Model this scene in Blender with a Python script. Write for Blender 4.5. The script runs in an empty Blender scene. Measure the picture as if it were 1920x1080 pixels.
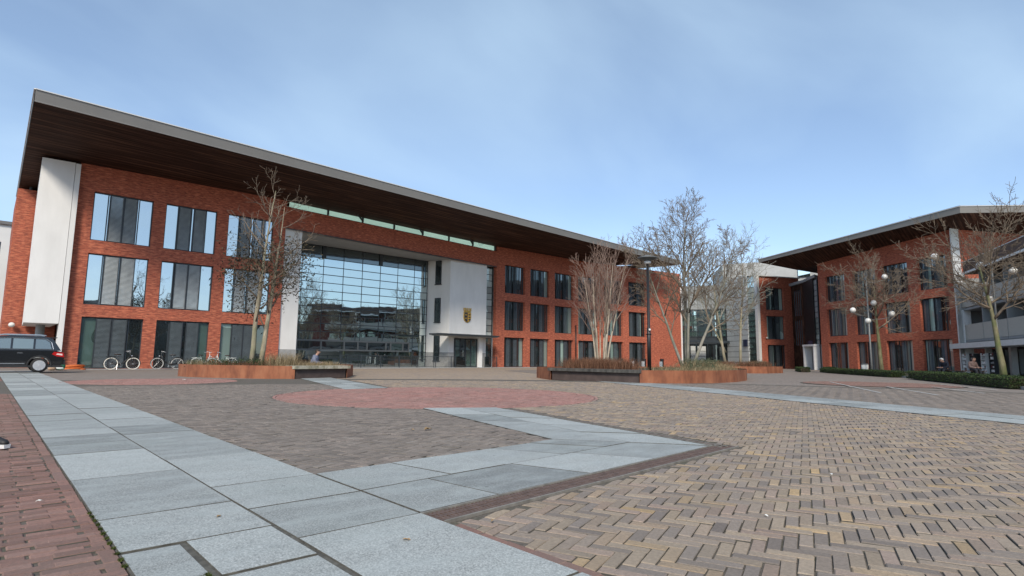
import bpy, math, random
from mathutils import Matrix, Vector
random.seed(7)
D = bpy.data; S = bpy.context.scene; COL = S.collection
R_ = math.radians
# ------------------------------------------------------------------ camera
YAW, PITCH, ROLL, FPX, CAMH = R_(42.4624), R_(7.0355), R_(0.6565), 1071.81, 0.9
fw = Vector((math.sin(YAW)*math.cos(PITCH), math.cos(YAW)*math.cos(PITCH), math.sin(PITCH)))
rt = Vector((math.cos(YAW), -math.sin(YAW), 0)); up = rt.cross(fw)
r2 = math.cos(ROLL)*rt + math.sin(ROLL)*up; u2 = math.cos(ROLL)*up - math.sin(ROLL)*rt
cam = D.cameras.new('camera'); cam.sensor_width = 36; cam.lens = 36*FPX/1920; cam.clip_start = .05; cam.clip_end = 4000
co = D.objects.new('camera', cam); COL.objects.link(co)
co.matrix_world = Matrix(((r2.x, u2.x, -fw.x, 0), (r2.y, u2.y, -fw.y, 0), (r2.z, u2.z, -fw.z, CAMH), (0, 0, 0, 1)))
S.camera = co
# ------------------------------------------------------------------ sky, sun, exposure
SUN_EL, SUN_AZ = R_(38), math.atan2(-.72, -.69)          # azimuth from +Y towards +X (sun stands behind the camera, to its left)
W = D.worlds.new('World'); S.world = W; W.use_nodes = True
nt = W.node_tree; N = nt.nodes; Lk = nt.links; N.clear()
out = N.new('ShaderNodeOutputWorld'); bg = N.new('ShaderNodeBackground'); bg.inputs[1].default_value = .114
sky = N.new('ShaderNodeTexSky'); sky.sky_type = 'NISHITA'; sky.sun_disc = False
sky.sun_elevation = SUN_EL; sky.sun_rotation = SUN_AZ; sky.air_density = .8; sky.dust_density = .5; sky.ozone_density = 1.2
tc = N.new('ShaderNodeTexCoord'); sp = N.new('ShaderNodeSeparateXYZ'); Lk.new(tc.outputs['Generated'], sp.inputs[0])
def wm(op, a, b=None):
    m = N.new('ShaderNodeMath'); m.operation = op
    for i, v in enumerate((a, b)):
        if v is None: continue
        if isinstance(v, (int, float)): m.inputs[i].default_value = v
        else: Lk.new(v, m.inputs[i])
    return m.outputs[0]
zc = wm('ADD', wm('MAXIMUM', sp.outputs[2], 0.0), .22)
cb = N.new('ShaderNodeCombineXYZ'); Lk.new(wm('DIVIDE', sp.outputs[0], zc), cb.inputs[0]); Lk.new(wm('DIVIDE', sp.outputs[1], zc), cb.inputs[1])
mp = N.new('ShaderNodeMapping'); mp.inputs['Rotation'].default_value = (0, 0, R_(25)); mp.inputs['Scale'].default_value = (.7, 1.1, 1); Lk.new(cb.outputs[0], mp.inputs[0])
nz = N.new('ShaderNodeTexNoise'); nz.inputs['Scale'].default_value = 1.15; nz.inputs['Detail'].default_value = 6; nz.inputs['Roughness'].default_value = .47; nz.inputs['Distortion'].default_value = .35
Lk.new(mp.outputs[0], nz.inputs['Vector'])
cr = N.new('ShaderNodeMapRange'); cr.inputs['From Min'].default_value = .40; cr.inputs['From Max'].default_value = .70; cr.inputs['To Min'].default_value = .18; cr.inputs['To Max'].default_value = .62
Lk.new(nz.outputs['Fac'], cr.inputs['Value'])
mx = N.new('ShaderNodeMix'); mx.data_type = 'RGBA'; Lk.new(cr.outputs[0], mx.inputs['Factor']); Lk.new(sky.outputs[0], mx.inputs['A'])
mx.inputs['B'].default_value = (3.5, 4.7, 5.8, 1)      # thin high cloud veil
Lk.new(mx.outputs['Result'], bg.inputs[0]); Lk.new(bg.outputs[0], out.inputs[0])
sl = D.lights.new('sun', 'SUN'); sl.energy = 2.3; sl.angle = R_(14); sl.color = (1, .90, .77)
so = D.objects.new('sun', sl); COL.objects.link(so)
sd = Vector((math.sin(SUN_AZ)*math.cos(SUN_EL), math.cos(SUN_AZ)*math.cos(SUN_EL), math.sin(SUN_EL)))
so.rotation_euler = sd.to_track_quat('Z', 'Y').to_euler(); so.location = sd*60
V = S.view_settings; V.view_transform = 'Standard'; V.look = 'None'; V.gamma = 1; V.use_curve_mapping = False; V.exposure = .75
S.render.engine = 'CYCLES'; S.cycles.use_denoising = True; S.cycles.max_bounces = 7; S.cycles.diffuse_bounces = 3; S.cycles.glossy_bounces = 4; S.cycles.transparent_max_bounces = 8
S.cycles.sample_clamp_indirect = 6

# ------------------------------------------------------------------ materials
M = {}
class NT:
    def __init__(s, name):
        s.m = D.materials.new(name); s.m.use_nodes = True; s.t = s.m.node_tree; s.n = s.t.nodes; s.b = s.n['Principled BSDF']; M[name] = s.m
    def add(s, typ, **kw):
        n = s.n.new(typ)
        for k, v in kw.items():
            if k.startswith('_'): setattr(n, k[1:], v)
            else:
                i = n.inputs[k.replace('__', ' ')]
                if hasattr(v, 'is_output'): s.t.links.new(v, i)
                else: i.default_value = v
        return n
    def link(s, a, b): s.t.links.new(a, b)
    def math(s, op, a, b=0.0, c=0.0):
        n = s.n.new('ShaderNodeMath'); n.operation = op
        for i, v in enumerate((a, b, c)):
            if hasattr(v, 'is_output'): s.t.links.new(v, n.inputs[i])
            else: n.inputs[i].default_value = v
        return n.outputs[0]
    def mix(s, f, a, b, mode='MIX'):
        n = s.n.new('ShaderNodeMix'); n.data_type = 'RGBA'; n.blend_type = mode
        for k, v in (('Factor', f), ('A', a), ('B', b)):
            if hasattr(v, 'is_output'): s.t.links.new(v, n.inputs[k])
            else: n.inputs[k].default_value = v if k == 'Factor' else (*v, 1)
        return n.outputs['Result']
    def noise(s, scale, detail=4, vec=None, rough=.5, dist=0):
        n = s.n.new('ShaderNodeTexNoise'); n.inputs['Scale'].default_value = scale; n.inputs['Detail'].default_value = detail; n.inputs['Roughness'].default_value = rough; n.inputs['Distortion'].default_value = dist
        if vec is not None: s.t.links.new(vec, n.inputs['Vector'])
        return n.outputs['Fac']
    def ramp(s, f, stops, interp='LINEAR'):
        n = s.n.new('ShaderNodeValToRGB'); e = n.color_ramp.elements; n.color_ramp.interpolation = interp
        while len(e) < len(stops): e.new(.5)
        for x, (p, c) in zip(e, stops): x.position = p; x.color = (*c, 1)
        s.t.links.new(f, n.inputs[0]); return n.outputs[0]
    def rng(s, f, a, b, c, d):
        n = s.n.new('ShaderNodeMapRange')
        for i, v in zip(('From Min', 'From Max', 'To Min', 'To Max'), (a, b, c, d)): n.inputs[i].default_value = v
        s.t.links.new(f, n.inputs['Value']); return n.outputs[0]
    def col(s, c): 
        if hasattr(c, 'is_output'): s.t.links.new(c, s.b.inputs['Base Color'])
        else: s.b.inputs['Base Color'].default_value = (*c, 1)
    def rough(s, v):
        if hasattr(v, 'is_output'): s.t.links.new(v, s.b.inputs['Roughness'])
        else: s.b.inputs['Roughness'].default_value = v
    def bump(s, h, strength=.3, dist=.01):
        n = s.n.new('ShaderNodeBump'); n.inputs['Strength'].default_value = strength; n.inputs['Distance'].default_value = dist; s.t.links.new(h, n.inputs['Height']); s.t.links.new(n.outputs[0], s.b.inputs['Normal'])
    def obj(s): return s.n.new('ShaderNodeTexCoord').outputs['Object']
    def pos(s): return s.n.new('ShaderNodeNewGeometry').outputs['Position']
    def mapv(s, v, sc=(1, 1, 1), rot=(0, 0, 0)):
        n = s.n.new('ShaderNodeMapping'); n.inputs['Scale'].default_value = sc; n.inputs['Rotation'].default_value = rot; s.t.links.new(v, n.inputs[0]); return n.outputs[0]

def simple(name, c, rough=.6, var=.12, scale=6., metal=0., spec=None, bump=0., bscale=40.):
    t = NT(name); f = t.noise(scale, 5, t.obj())
    lo = tuple(x*(1-var) for x in c); hi = tuple(min(1, x*(1+var)) for x in c)
    t.col(t.ramp(f, [(.3, lo), (.7, hi)])); t.rough(rough); t.b.inputs['Metallic'].default_value = metal
    if spec is not None: t.b.inputs['Specular IOR Level'].default_value = spec
    if bump: t.bump(t.noise(bscale, 3, t.obj()), bump, .01)
    return t.m

def brick_wall(name, bright=1.0):
    t = NT(name); o = t.obj(); s = t.add('ShaderNodeSeparateXYZ'); t.link(o, s.inputs[0])
    u = t.math('ADD', s.outputs[0], s.outputs[1]); c = t.add('ShaderNodeCombineXYZ'); t.link(u, c.inputs[0]); t.link(s.outputs[2], c.inputs[1])
    b = t.n.new('ShaderNodeTexBrick'); t.link(c.outputs[0], b.inputs['Vector'])
    for k, v in (('Scale', 1.), ('Mortar Size', .005), ('Mortar Smooth', .3), ('Brick Width', .22), ('Row Height', .0625), ('Bias', -.05)): b.inputs[k].default_value = v
    b.inputs['Color1'].default_value = (.48*bright, .130*bright, .074*bright, 1); b.inputs['Color2'].default_value = (.33*bright, .092*bright, .056*bright, 1); b.inputs['Mortar'].default_value = (.20, .085, .06, 1)
    n1 = t.noise(1., 4, t.mapv(c.outputs[0], (4.0, 17, 1)), .6); f1 = t.rng(n1, .49, .62, 0, .75)
    k = t.mix(f1, b.outputs[0], (.135, .045, .036))
    n2 = t.noise(1., 3, t.mapv(c.outputs[0], (2.6, 13, 1), (0, 0, .02)), .6); f2 = t.rng(t.math('ADD', n2, .03), .52, .64, 0, .65)
    k = t.mix(f2, k, (.66*bright, .225*bright, .125*bright))
    n3 = t.noise(.35, 4, c.outputs[0]); k = t.mix(t.rng(n3, .35, .7, 0, .28), k, (.22, .075, .055))
    t.col(k); t.rough(.85); t.bump(b.outputs['Fac'], -.5, .008); t.b.inputs['Specular IOR Level'].default_value = .2
    return t.m
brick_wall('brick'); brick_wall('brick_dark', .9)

def pave(name, stops, bump=.5):
    t = NT(name); oi = t.n.new('ShaderNodeObjectInfo'); g = t.n.new('ShaderNodeNewGeometry')
    f = t.math('FRACT', t.math('ADD', oi.outputs['Random'], g.outputs['Random Per Island']))
    p = g.outputs['Position']; k = t.ramp(f, stops)
    f2 = t.math('FRACT', t.math('MULTIPLY', f, 37.7)); hsv = t.add('ShaderNodeHueSaturation', Color=k); t.link(t.rng(f2, 0, 1, .82, 1.14), hsv.inputs['Value'])
    k = hsv.outputs[0]
    k = t.mix(t.rng(t.noise(55, 4, p, .65), .35, .75, 0, .45), k, (.075, .066, .058))
    k = t.mix(t.rng(t.noise(.9, 5, p), .4, .75, 0, .25), k, (.25, .225, .195)); k = t.mix(t.rng(t.noise(.45, 6, p, .6), .50, .75, 0, .30), k, (.135, .118, .102))
    k = t.mix(t.rng(t.noise(130, 2, p), .60, .8, 0, .35), k, (.34, .31, .27))
    t.col(k); t.rough(.9); t.b.inputs['Specular IOR Level'].default_value = .12
    t.bump(t.noise(160, 4, p), bump, .004)
YEL = [(0, (0.221, 0.189, 0.168)), (.16, (0.275, 0.233, 0.200)), (.34, (0.319, 0.260, 0.210)), (.52, (0.346, 0.281, 0.215)), (.68, (0.362, 0.291, 0.215)), (.86, (0.329, 0.252, 0.210)), (.95, (0.400, 0.302, 0.200)), (1, (0.486, 0.348, 0.194))]
GRY = [(0, (0.185, 0.162, 0.145)), (.3, (0.217, 0.189, 0.166)), (.6, (0.235, 0.201, 0.176)), (.85, (0.254, 0.214, 0.185)), (1, (0.270, 0.239, 0.212))]
RED = [(0, (.195, .115, .098)), (.3, (.235, .135, .112)), (.6, (.265, .15, .125)), (.85, (.285, .165, .135)), (1, (.25, .16, .14))]
ROS = [(0, (.33, .175, .152)), (.4, (.38, .20, .172)), (.7, (.41, .225, .195)), (1, (.36, .21, .19))]
pave('yellow_brick', YEL); pave('grey_brick', GRY); pave('red_brick', RED); pave('rose_brick', ROS)
def far_pave(name, cols, ang=20):
    t = NT(name); p = t.pos(); q = t.mapv(p, (1, 1, 1), (0, 0, -R_(ang)))
    v = t.n.new('ShaderNodeTexVoronoi'); t.link(t.mapv(q, (4.6, 15, 1)), v.inputs['Vector']); v.inputs['Scale'].default_value = 1.
    s = t.add('ShaderNodeSeparateColor', Color=v.outputs['Color']); k = t.ramp(s.outputs[0], cols)
    k = t.mix(t.rng(t.noise(.5, 5, p), .35, .75, 0, .3), k, tuple(x*.75 for x in cols[2][1]))
    t.col(k); t.rough(.9); t.b.inputs['Specular IOR Level'].default_value = .12
    t.bump(t.noise(30, 4, p), .5, .01)
dk = lambda st, f: [(a, tuple(x*f for x in c)) for a, c in st]
far_pave('yellow_far', dk(YEL, .98)); far_pave('grey_far', dk(GRY, 1.0)); far_pave('red_far', dk(RED, .9), 0)
t = NT('ground'); p = t.pos(); t.col(t.ramp(t.noise(.3, 6, p), [(.3, (.10, .09, .08)), (.7, (.15, .135, .115))])); t.rough(.95)
t = NT('joint_sand'); p = t.pos(); t.col(t.mix(t.rng(t.noise(2.2, 5, p), .55, .72, 0, .7), t.ramp(t.noise(60, 5, p), [(.3, (.07, .060, .050)), (.7, (.14, .122, .098))]), (.06, .068, .028))); t.rough(.95); t.bump(t.noise(200, 3, p), .6, .004)
def granite(name):
    t = NT(name); p = t.pos(); oi = t.n.new('ShaderNodeObjectInfo')
    k = t.ramp(t.noise(120, 3, p, .75), [(.33, (.15, .160, .155)), (.5, (.285, .302, .292)), (.66, (.46, .48, .466))])
    hsv = t.add('ShaderNodeHueSaturation', Color=k); t.link(t.rng(oi.outputs['Random'], 0, 1,  .70, 1.24), hsv.inputs['Value']); k = hsv.outputs[0]
    k = t.mix(t.rng(t.noise(2.1, 5, t.mapv(p, (1, 2.4, 1), (0, 0, .5)), .6), .42, .72, 0, .45), k, (.42, .46, .45))
    k = t.mix(t.rng(t.noise(5, 5, p, .65), .55, .8, 0, .35), k, (.20, .215, .215))
    k = t.mix(t.rng(t.noise(.8, 5, p), .5, .78, 0, .3), k, (.235, .27, .245))
    v = t.n.new('ShaderNodeTexVoronoi'); v.inputs['Scale'].default_value = 3.1; t.link(t.mapv(p, (1, 1, 0)), v.inputs['Vector']); k = t.mix(t.rng(t.math('ADD', v.outputs['Distance'], t.math('MULTIPLY', t.noise(40, 2, p), .03)), .055, .075, .55, 0), k, (.10, .11, .105))
    k = t.mix(t.rng(t.noise(1.3, 6, t.mapv(p, (3.2, .5, 1), (0, 0, .9)), .7), .60, .75, 0, .35), k, (.50, .53, .52))
    t.col(k); t.rough(t.rng(t.noise(3, 4, p), .3, .7, .55, .8)); t.b.inputs['Specular IOR Level'].default_value = .35
    t.bump(t.noise(320, 2, p), .25, .002)
granite('granite')
simple('joint_dirt', (.085, .082, .07), .95, .4, 20)
simple('stone_edge', (.19, .18, .16), .9, .3, 12)
t = NT('corten'); p = t.pos(); k = t.ramp(t.noise(1.3, 6, t.mapv(p, (1.6, 1.6, .8)), .62), [(.3, (.15, .052, .028)), (.5, (.26, .095, .046)), (.72, (.34, .145, .075))]); k = t.mix(t.rng(t.noise(9, 5, t.mapv(p, (1, 1, .25)), .65), .5, .75, 0, .5), k, (.12, .045, .028)); t.col(k); t.rough(.85); t.bump(t.noise(60, 3, p), .2, .003)
t = NT('rust_iron'); p = t.pos(); t.col(t.ramp(t.noise(14, 5, p, .65), [(.3, (.085, .058, .048)), (.55, (.14, .095, .078)), (.8, (.20, .14, .115))])); t.rough(.8); t.b.inputs['Metallic'].default_value = .15
t = NT('mossy_concrete'); p = t.pos(); k = t.ramp(t.noise(8, 5, p), [(.3, (.30, .28, .21)), (.7, (.52, .49, .40))]); k = t.mix(t.rng(t.noise(4, 5, t.mapv(p, (1, 1, .4)), .65), .45, .7, 0, .8), k, (.09, .085, .035)); t.col(k); t.rough(.9)
t = NT('dark_concrete'); p = t.pos(); k = t.ramp(t.noise(6, 5, t.mapv(p, (1, 1, .35)), .65), [(.3, (.03, .03, .028)), (.7, (.11, .105, .095))]); t.col(k); t.rough(.85)
simple('base_brown', (.07, .05, .045), .85, .25, 3)
simple('soil', (.045, .032, .022), .95, .3, 9, bump=.6)
t = NT('plaster'); p = t.pos(); k = t.ramp(t.noise(1.2, 5, t.mapv(p, (1, 1, .35)), .6), [(.3, (.66, .66, .64)), (.7, (.74, .74, .72))]); k = t.mix(t.rng(t.noise(3.5, 6, t.mapv(p, (1.5, 1.5, .2)), .65), .6, .85, 0, .14), k, (.45, .45, .42)); t.col(k); t.rough(.85); t.bump(t.noise(30, 3, p), .12, .004)
simple('plaster_grey', (.36, .36, .35), .85, .08, 2)
simple('white_paint', (.74, .74, .72), .5, .05, 3)
simple('plinth_grey', (.30, .305, .30), .8, .12, 5)
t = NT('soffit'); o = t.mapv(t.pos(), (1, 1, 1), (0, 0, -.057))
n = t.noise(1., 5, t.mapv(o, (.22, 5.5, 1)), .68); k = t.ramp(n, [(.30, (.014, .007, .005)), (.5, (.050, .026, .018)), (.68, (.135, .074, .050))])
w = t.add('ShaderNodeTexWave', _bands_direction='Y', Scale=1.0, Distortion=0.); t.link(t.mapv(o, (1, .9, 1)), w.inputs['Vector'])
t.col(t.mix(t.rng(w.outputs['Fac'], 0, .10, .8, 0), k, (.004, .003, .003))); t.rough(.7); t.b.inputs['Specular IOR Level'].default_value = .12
simple('fascia', (.225, .215, .20), .5, .06, .5, metal=.25)
simple('trim_light', (.62, .62, .60), .45, .04, 2, metal=.2)
simple('roof_felt', (.16, .16, .16), .9)
simple('frame_dark', (.030, .036, .042), .45, .15, 5)
simple('frame_slate', (.045, .056, .066), .45, .15, 5, metal=.2)
simple('louvre', (.36, .39, .40), .5, .12, 3, metal=.1)
simple('louvre_dark', (.095, .115, .125), .5, .15, 3, metal=.3)
simple('black_paint', (.014, .014, .015), .4, .2, 5)
simple('curtain', (.42, .46, .46), .9, .2, 2)
def glass(name, tint, refl, gcol=(.80, .88, .90), dark=None, wav=.02):
    t = NT(name); g = t.n.new('ShaderNodeBsdfGlossy'); g.inputs['Color'].default_value = (*gcol, 1); g.inputs['Roughness'].default_value = .015
    ge = t.n.new('ShaderNodeNewGeometry'); dt = t.n.new('ShaderNodeVectorMath'); dt.operation = 'DOT_PRODUCT'; t.link(ge.outputs['Normal'], dt.inputs[0]); t.link(ge.outputs['Incoming'], dt.inputs[1])
    schlick = t.math('POWER', t.math('SUBTRACT', 1., t.math('ABSOLUTE', dt.outputs['Value'])), 5.)
    oi = t.n.new('ShaderNodeObjectInfo'); o = t.pos()
    bp = t.n.new('ShaderNodeBump'); bp.inputs['Strength'].default_value = wav; bp.inputs['Distance'].default_value = .5
    t.link(t.noise(.55, 2, o), bp.inputs['Height']); t.link(bp.outputs[0], g.inputs['Normal'])
    k = t.ramp(t.math('FRACT', t.math('ADD', oi.outputs['Random'], t.noise(.2, 2, o))), [(0, tuple(x*.6 for x in tint)), (.6, tint), (1, tuple(x*1.5 for x in tint))])
    t.col(k); t.rough(.25)
    f = t.math('ADD', refl+.04, t.math('MULTIPLY', schlick, .96-refl))
    m = t.n.new('ShaderNodeMixShader'); t.link(f, m.inputs[0]); t.link(t.b.outputs[0], m.inputs[1]); t.link(g.outputs[0], m.inputs[2])
    t.link(m.outputs[0], t.n['Material Output'].inputs[0])
glass('glass', (.035, .05, .05), .62, (.86, .92, .94))
glass('glass_ground', (.05, .085, .075), .16, (.8, .92, .9))
glass('glass_hall', (.025, .05, .043), .68, (.84, .95, .95), wav=.008)
glass('glass_dark', (.008, .012, .013), .16, (.7, .8, .82))
glass('glass_wing', (.012, .017, .019), .22, (.75, .83, .86))
glass('glass_blind', (.26, .36, .33), .14, (.8, .9, .88))
glass('glass_frost', (.40, .47, .44), .10, (.85, .95, .92))
glass('glass_mint_glow', (.50, .68, .60), .05, (.8, .95, .9)); M['glass_mint_glow'].node_tree.nodes['Principled BSDF'].inputs['Emission Color'].default_value = (.55, .85, .72, 1); M['glass_mint_glow'].node_tree.nodes['Principled BSDF'].inputs['Emission Strength'].default_value = .28  # clerestory panes glow weakly, standing in for daylight coming through from behind
glass('car_glass', (.10, .13, .12), .2, (.9, .95, .95))
simple('panel_white', (.50, .52, .51), .55, .07, 1.5)
simple('panel_mid', (.36, .375, .37), .6, .07, 1.5)
simple('panel_grey', (.27, .285, .285), .5, .08, 1.5)
t = NT('washed_concrete'); p = t.pos(); t.col(t.ramp(t.noise(45, 3, p, .7), [(.35, (.36, .335, .29)), (.65, (.56, .53, .47))])); t.rough(.9)
def bark(name, a, b, c2=None, sc=3.):
    t = NT(name); p = t.pos(); k = t.ramp(t.noise(sc, 5, t.mapv(p, (2, 2, .7)), .65), [(.3, a), (.7, b)])
    if c2: k = t.mix(t.rng(t.noise(1.7, 4, p), .45, .7, 0, .8), k, c2)
    t.col(k); t.rough(.9); t.bump(t.noise(25, 3, t.mapv(p, (1, 1, .3))), .4, .01)
bark('bark_pale', (.20, .17, .12), (.42, .37, .27), (.17, .18, .10))
bark('bark_twig', (.11, .085, .06), (.24, .19, .14))
bark('bark_twig_red', (.17, .105, .085), (.33, .24, .19))
bark('bark_stem', (.30, .25, .19), (.55, .48, .38), (.22, .18, .12))
bark('bark_green', (.10, .10, .05), (.22, .20, .12), (.085, .12, .035))
bark('bark_ash', (.17, .165, .14), (.34, .32, .27), (.16, .17, .11))
def leafy(name, stops):
    t = NT(name); g = t.n.new('ShaderNodeNewGeometry'); t.col(t.ramp(g.outputs['Random Per Island'], stops)); t.rough(.75); t.b.inputs['Specular IOR Level'].default_value = .2
leafy('leaf_dead', [(0, (.018, .016, .010)), (.6, (.045, .038, .020)), (1, (.085, .06, .03))])
leafy('leaf_hedge', [(0, (.012, .022, .008)), (.6, (.03, .05, .016)), (1, (.055, .08, .025))])
leafy('leaf_shrub', [(0, (.03, .045, .025)), (.6, (.07, .09, .05)), (1, (.13, .14, .08))])
leafy('grass_dry', [(0, (.10, .075, .04)), (.5, (.22, .17, .095)), (1, (.36, .29, .18))])
leafy('twig_brown', [(0, (.07, .035, .022)), (.6, (.15, .075, .045)), (1, (.24, .13, .08))])
leafy('moss', [(0, (.03, .05, .012)), (1, (.09, .11, .03))])
t = NT('car_paint'); t.col((.008, .009, .010)); t.rough(.25); t.b.inputs['Coat Weight'].default_value = 1; t.b.inputs['Coat Roughness'].default_value = .03
simple('car_plastic', (.018, .019, .02), .6); simple('rubber', (.016, .016, .017), .8); simple('chrome', (.65, .66, .67), .18, .03, 4, metal=.9)
simple('alloy', (.62, .63, .64), .35, .05, 5, metal=.55); simple('tail_red', (.42, .012, .012), .2, .1); simple('tail_white', (.75, .60, .58), .25, .1)
simple('cream_tyre', (.72, .70, .62), .7); simple('grey_tyre', (.42, .42, .40), .7); simple('bike_black', (.015, .016, .017), .35); simple('bike_white', (.62, .66, .64), .4); simple('saddle', (.03, .02, .016), .6)
simple('orange_hose', (.62, .15, .035), .55, .15, 9); simple('bag_green', (.03, .20, .10), .55, .2); simple('bag_white', (.66, .68, .66), .6, .1); simple('bag_tan', (.40, .28, .19), .8, .15)
simple('globe', (.66, .66, .63), .25, .03); simple('pole_grey', (.16, .17, .17), .5, .1, 4, metal=.4)
simple('skin', (.50, .30, .22), .6, .06); simple('jacket_blue', (.17, .19, .26), .85, .2, 14); simple('jacket_navy', (.014, .018, .032), .85, .25, 14); simple('jacket_brown', (.22, .15, .13), .85, .2, 14)
simple('trousers', (.03, .034, .045), .85, .2, 14); simple('hair_dark', (.035, .024, .018), .7); simple('hair_grey', (.55, .54, .52), .7); simple('cap_white', (.74, .74, .72), .7); simple('shoe_black', (.015, .015, .016), .6); simple('shoe_sole', (.75, .75, .73), .6)
simple('gold', (.62, .40, .08), .35, .12, 6, metal=.55); simple('enamel_black', (.03, .032, .045), .4); simple('enamel_yellow', (.52, .32, .06), .45)
simple('sign_blue', (.015, .02, .06), .4); simple('wood_red', (.13, .025, .02), .7, .2); simple('board_brown', (.10, .06, .045), .75, .15, 3)
simple('line_white', (.42, .42, .40), .8, .2, 8); simple('leaf_fallen', (.30, .20, .10), .8, .3, 20); simple('paper', (.75, .74, .70), .8)
simple('office_wall', (.17, .18, .16), .85, .1, 1); simple('office_band', (.10, .105, .10), .7, .1, 1); simple('house_white', (.66, .67, .66), .8, .05, 1)

# ------------------------------------------------------------------ mesh helpers
class MB:
    def __init__(s): s.v = []; s.f = []; s.side = []
    def quad(s, *pts): n = len(s.v); s.v += [tuple(p) for p in pts]; s.f.append(tuple(range(n, n+len(pts)))); return s
    def box(s, x0, x1, y0, y1, z0, z1):
        n = len(s.v); s.v += [(x0, y0, z0), (x1, y0, z0), (x1, y1, z0), (x0, y1, z0), (x0, y0, z1), (x1, y0, z1), (x1, y1, z1), (x0, y1, z1)]
        s.f += [tuple(n+i for i in q) for q in ((3, 2, 1, 0), (4, 5, 6, 7), (0, 1, 5, 4), (1, 2, 6, 5), (2, 3, 7, 6), (3, 0, 4, 7))]; return s
    def obox(s, c, a, b, e, sx, sy, sz):      # oriented box: centre, three unit axes, full sizes
        c, a, b, e = (Vector(x) for x in (c, a, b, e)); n = len(s.v)
        if a.cross(b).dot(e) < 0: b = -b
        for k in (-.5, .5):
            for i, j in ((-.5, -.5), (.5, -.5), (.5, .5), (-.5, .5)): s.v.append(tuple(c+a*(i*sx)+b*(j*sy)+e*(k*sz)))
        s.f += [tuple(n+i for i in q) for q in ((3, 2, 1, 0), (4, 5, 6, 7), (0, 1, 5, 4), (1, 2, 6, 5), (2, 3, 7, 6), (3, 0, 4, 7))]; return s
    def bar(s, p, q, w, h=None):
        p, q = Vector(p), Vector(q); d = (q-p); L = d.length; d.normalize(); a = Vector((0, 0, 1)) if abs(d.z) < .9 else Vector((1, 0, 0)); b = d.cross(a).normalized(); a = b.cross(d)
        return s.obox((p+q)/2, d, b, a, L, w, h or w)
    def prism(s, poly, z0, z1):
        if sum(poly[i][0]*poly[(i+1) % len(poly)][1]-poly[(i+1) % len(poly)][0]*poly[i][1] for i in range(len(poly))) < 0: poly = list(poly)[::-1]
        n = len(s.v); m = len(poly); s.v += [(p[0], p[1], z0) for p in poly] + [(p[0], p[1], z1) for p in poly]
        s.f.append(tuple(n+m+i for i in range(m))); s.f.append(tuple(n+i for i in reversed(range(m))))
        for i in range(m): j = (i+1) % m; s.f.append((n+i, n+j, n+m+j, n+m+i))
        return s
    def tube(s, pts, rad, k=6, cap=True):
        pts = [Vector(p) for p in pts]; n0 = len(s.v); m = len(pts); rad = rad if isinstance(rad, (list, tuple)) else [rad]*m
        ref = None
        for i, p in enumerate(pts):
            d = (pts[min(i+1, m-1)]-pts[max(i-1, 0)]).normalized()
            if ref is None: ref = Vector((1, 0, 0)) if abs(d.x) < .8 else Vector((0, 1, 0))
            a = (ref - d*ref.dot(d))
            if a.length < 1e-5: a = d.orthogonal()
            a.normalize(); b = d.cross(a); ref = a
            for q in range(k): t = 2*math.pi*q/k; s.v.append(tuple(p+(a*math.cos(t)+b*math.sin(t))*rad[i]))
        for i in range(m-1):
            for q in range(k): r = (q+1) % k; s.f.append((n0+i*k+q, n0+i*k+r, n0+(i+1)*k+r, n0+(i+1)*k+q))
        if cap: s.f.append(tuple(n0+q for q in reversed(range(k)))); s.f.append(tuple(n0+(m-1)*k+q for q in range(k)))
        return s
    def lathe(s, prof, k=16, org=(0, 0, 0), ax='Z'):
        n0 = len(s.v); m = len(prof)
        for r, z in prof:
            for q in range(k):
                t = 2*math.pi*q/k; a, b = r*math.cos(t), r*math.sin(t)
                s.v.append((org[0]+a, org[1]+b, org[2]+z) if ax == 'Z' else ((org[0]+a, org[1]+z, org[2]+b)))
        for i in range(m-1):
            for q in range(k): r = (q+1) % k; s.f.append((n0+i*k+q, n0+i*k+r, n0+(i+1)*k+r, n0+(i+1)*k+q))
        s.f.append(tuple(n0+q for q in reversed(range(k)))); s.f.append(tuple(n0+(m-1)*k+q for q in range(k)))
        return s
    def mesh(s, name, mat, smooth=False):
        me = D.meshes.new(name); me.from_pydata(s.v, [], s.f); me.materials.append(M[mat] if isinstance(mat, str) else mat)
        if smooth: me.polygons.foreach_set('use_smooth', [True]*len(me.polygons))
        me.update(); return me
    def build(s, name, mat, parent=None, smooth=False, loc=None, rz=0): return place(name, s.mesh(name, mat, smooth), parent, loc, rz)
def place(name, me, parent=None, loc=None, rz=0):
    o = D.objects.new(name, me); COL.objects.link(o)
    if loc is not None: o.location = loc
    if rz: o.rotation_euler = (0, 0, rz)
    if parent is not None: child(o, parent)
    return o
def world_of(o):
    m = o.matrix_basis.copy()
    while o.parent is not None: m = o.parent.matrix_basis @ o.matrix_parent_inverse @ m; o = o.parent
    return m
def child(o, p): o.parent = p; o.matrix_parent_inverse = world_of(p).inverted()
def thing(name, label, cat, loc=(0, 0, 0), group=None, rz=0):
    o = D.objects.new(name, None); COL.objects.link(o); o.location = loc; o.rotation_euler = (0, 0, rz); o.empty_display_size = .3
    return tag(o, label, cat, group)
def tag(o, label, cat, group=None):
    o['label'] = label; o['category'] = cat
    if group: o['group'] = group
    return o
def struct(o): o['kind'] = 'structure'; return o
def stuff(o): o['kind'] = 'stuff'; return o
def copy_tree(o, parent=None):
    c = o.copy(); COL.objects.link(c)
    if parent is not None: c.parent = parent
    for ch in list(o.children): copy_tree(ch, c)
    return c
def smooth(o): 
    o.data.polygons.foreach_set('use_smooth', [True]*len(o.data.polygons)); return o
def lerp(a, b, t): return a+(b-a)*t

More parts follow.
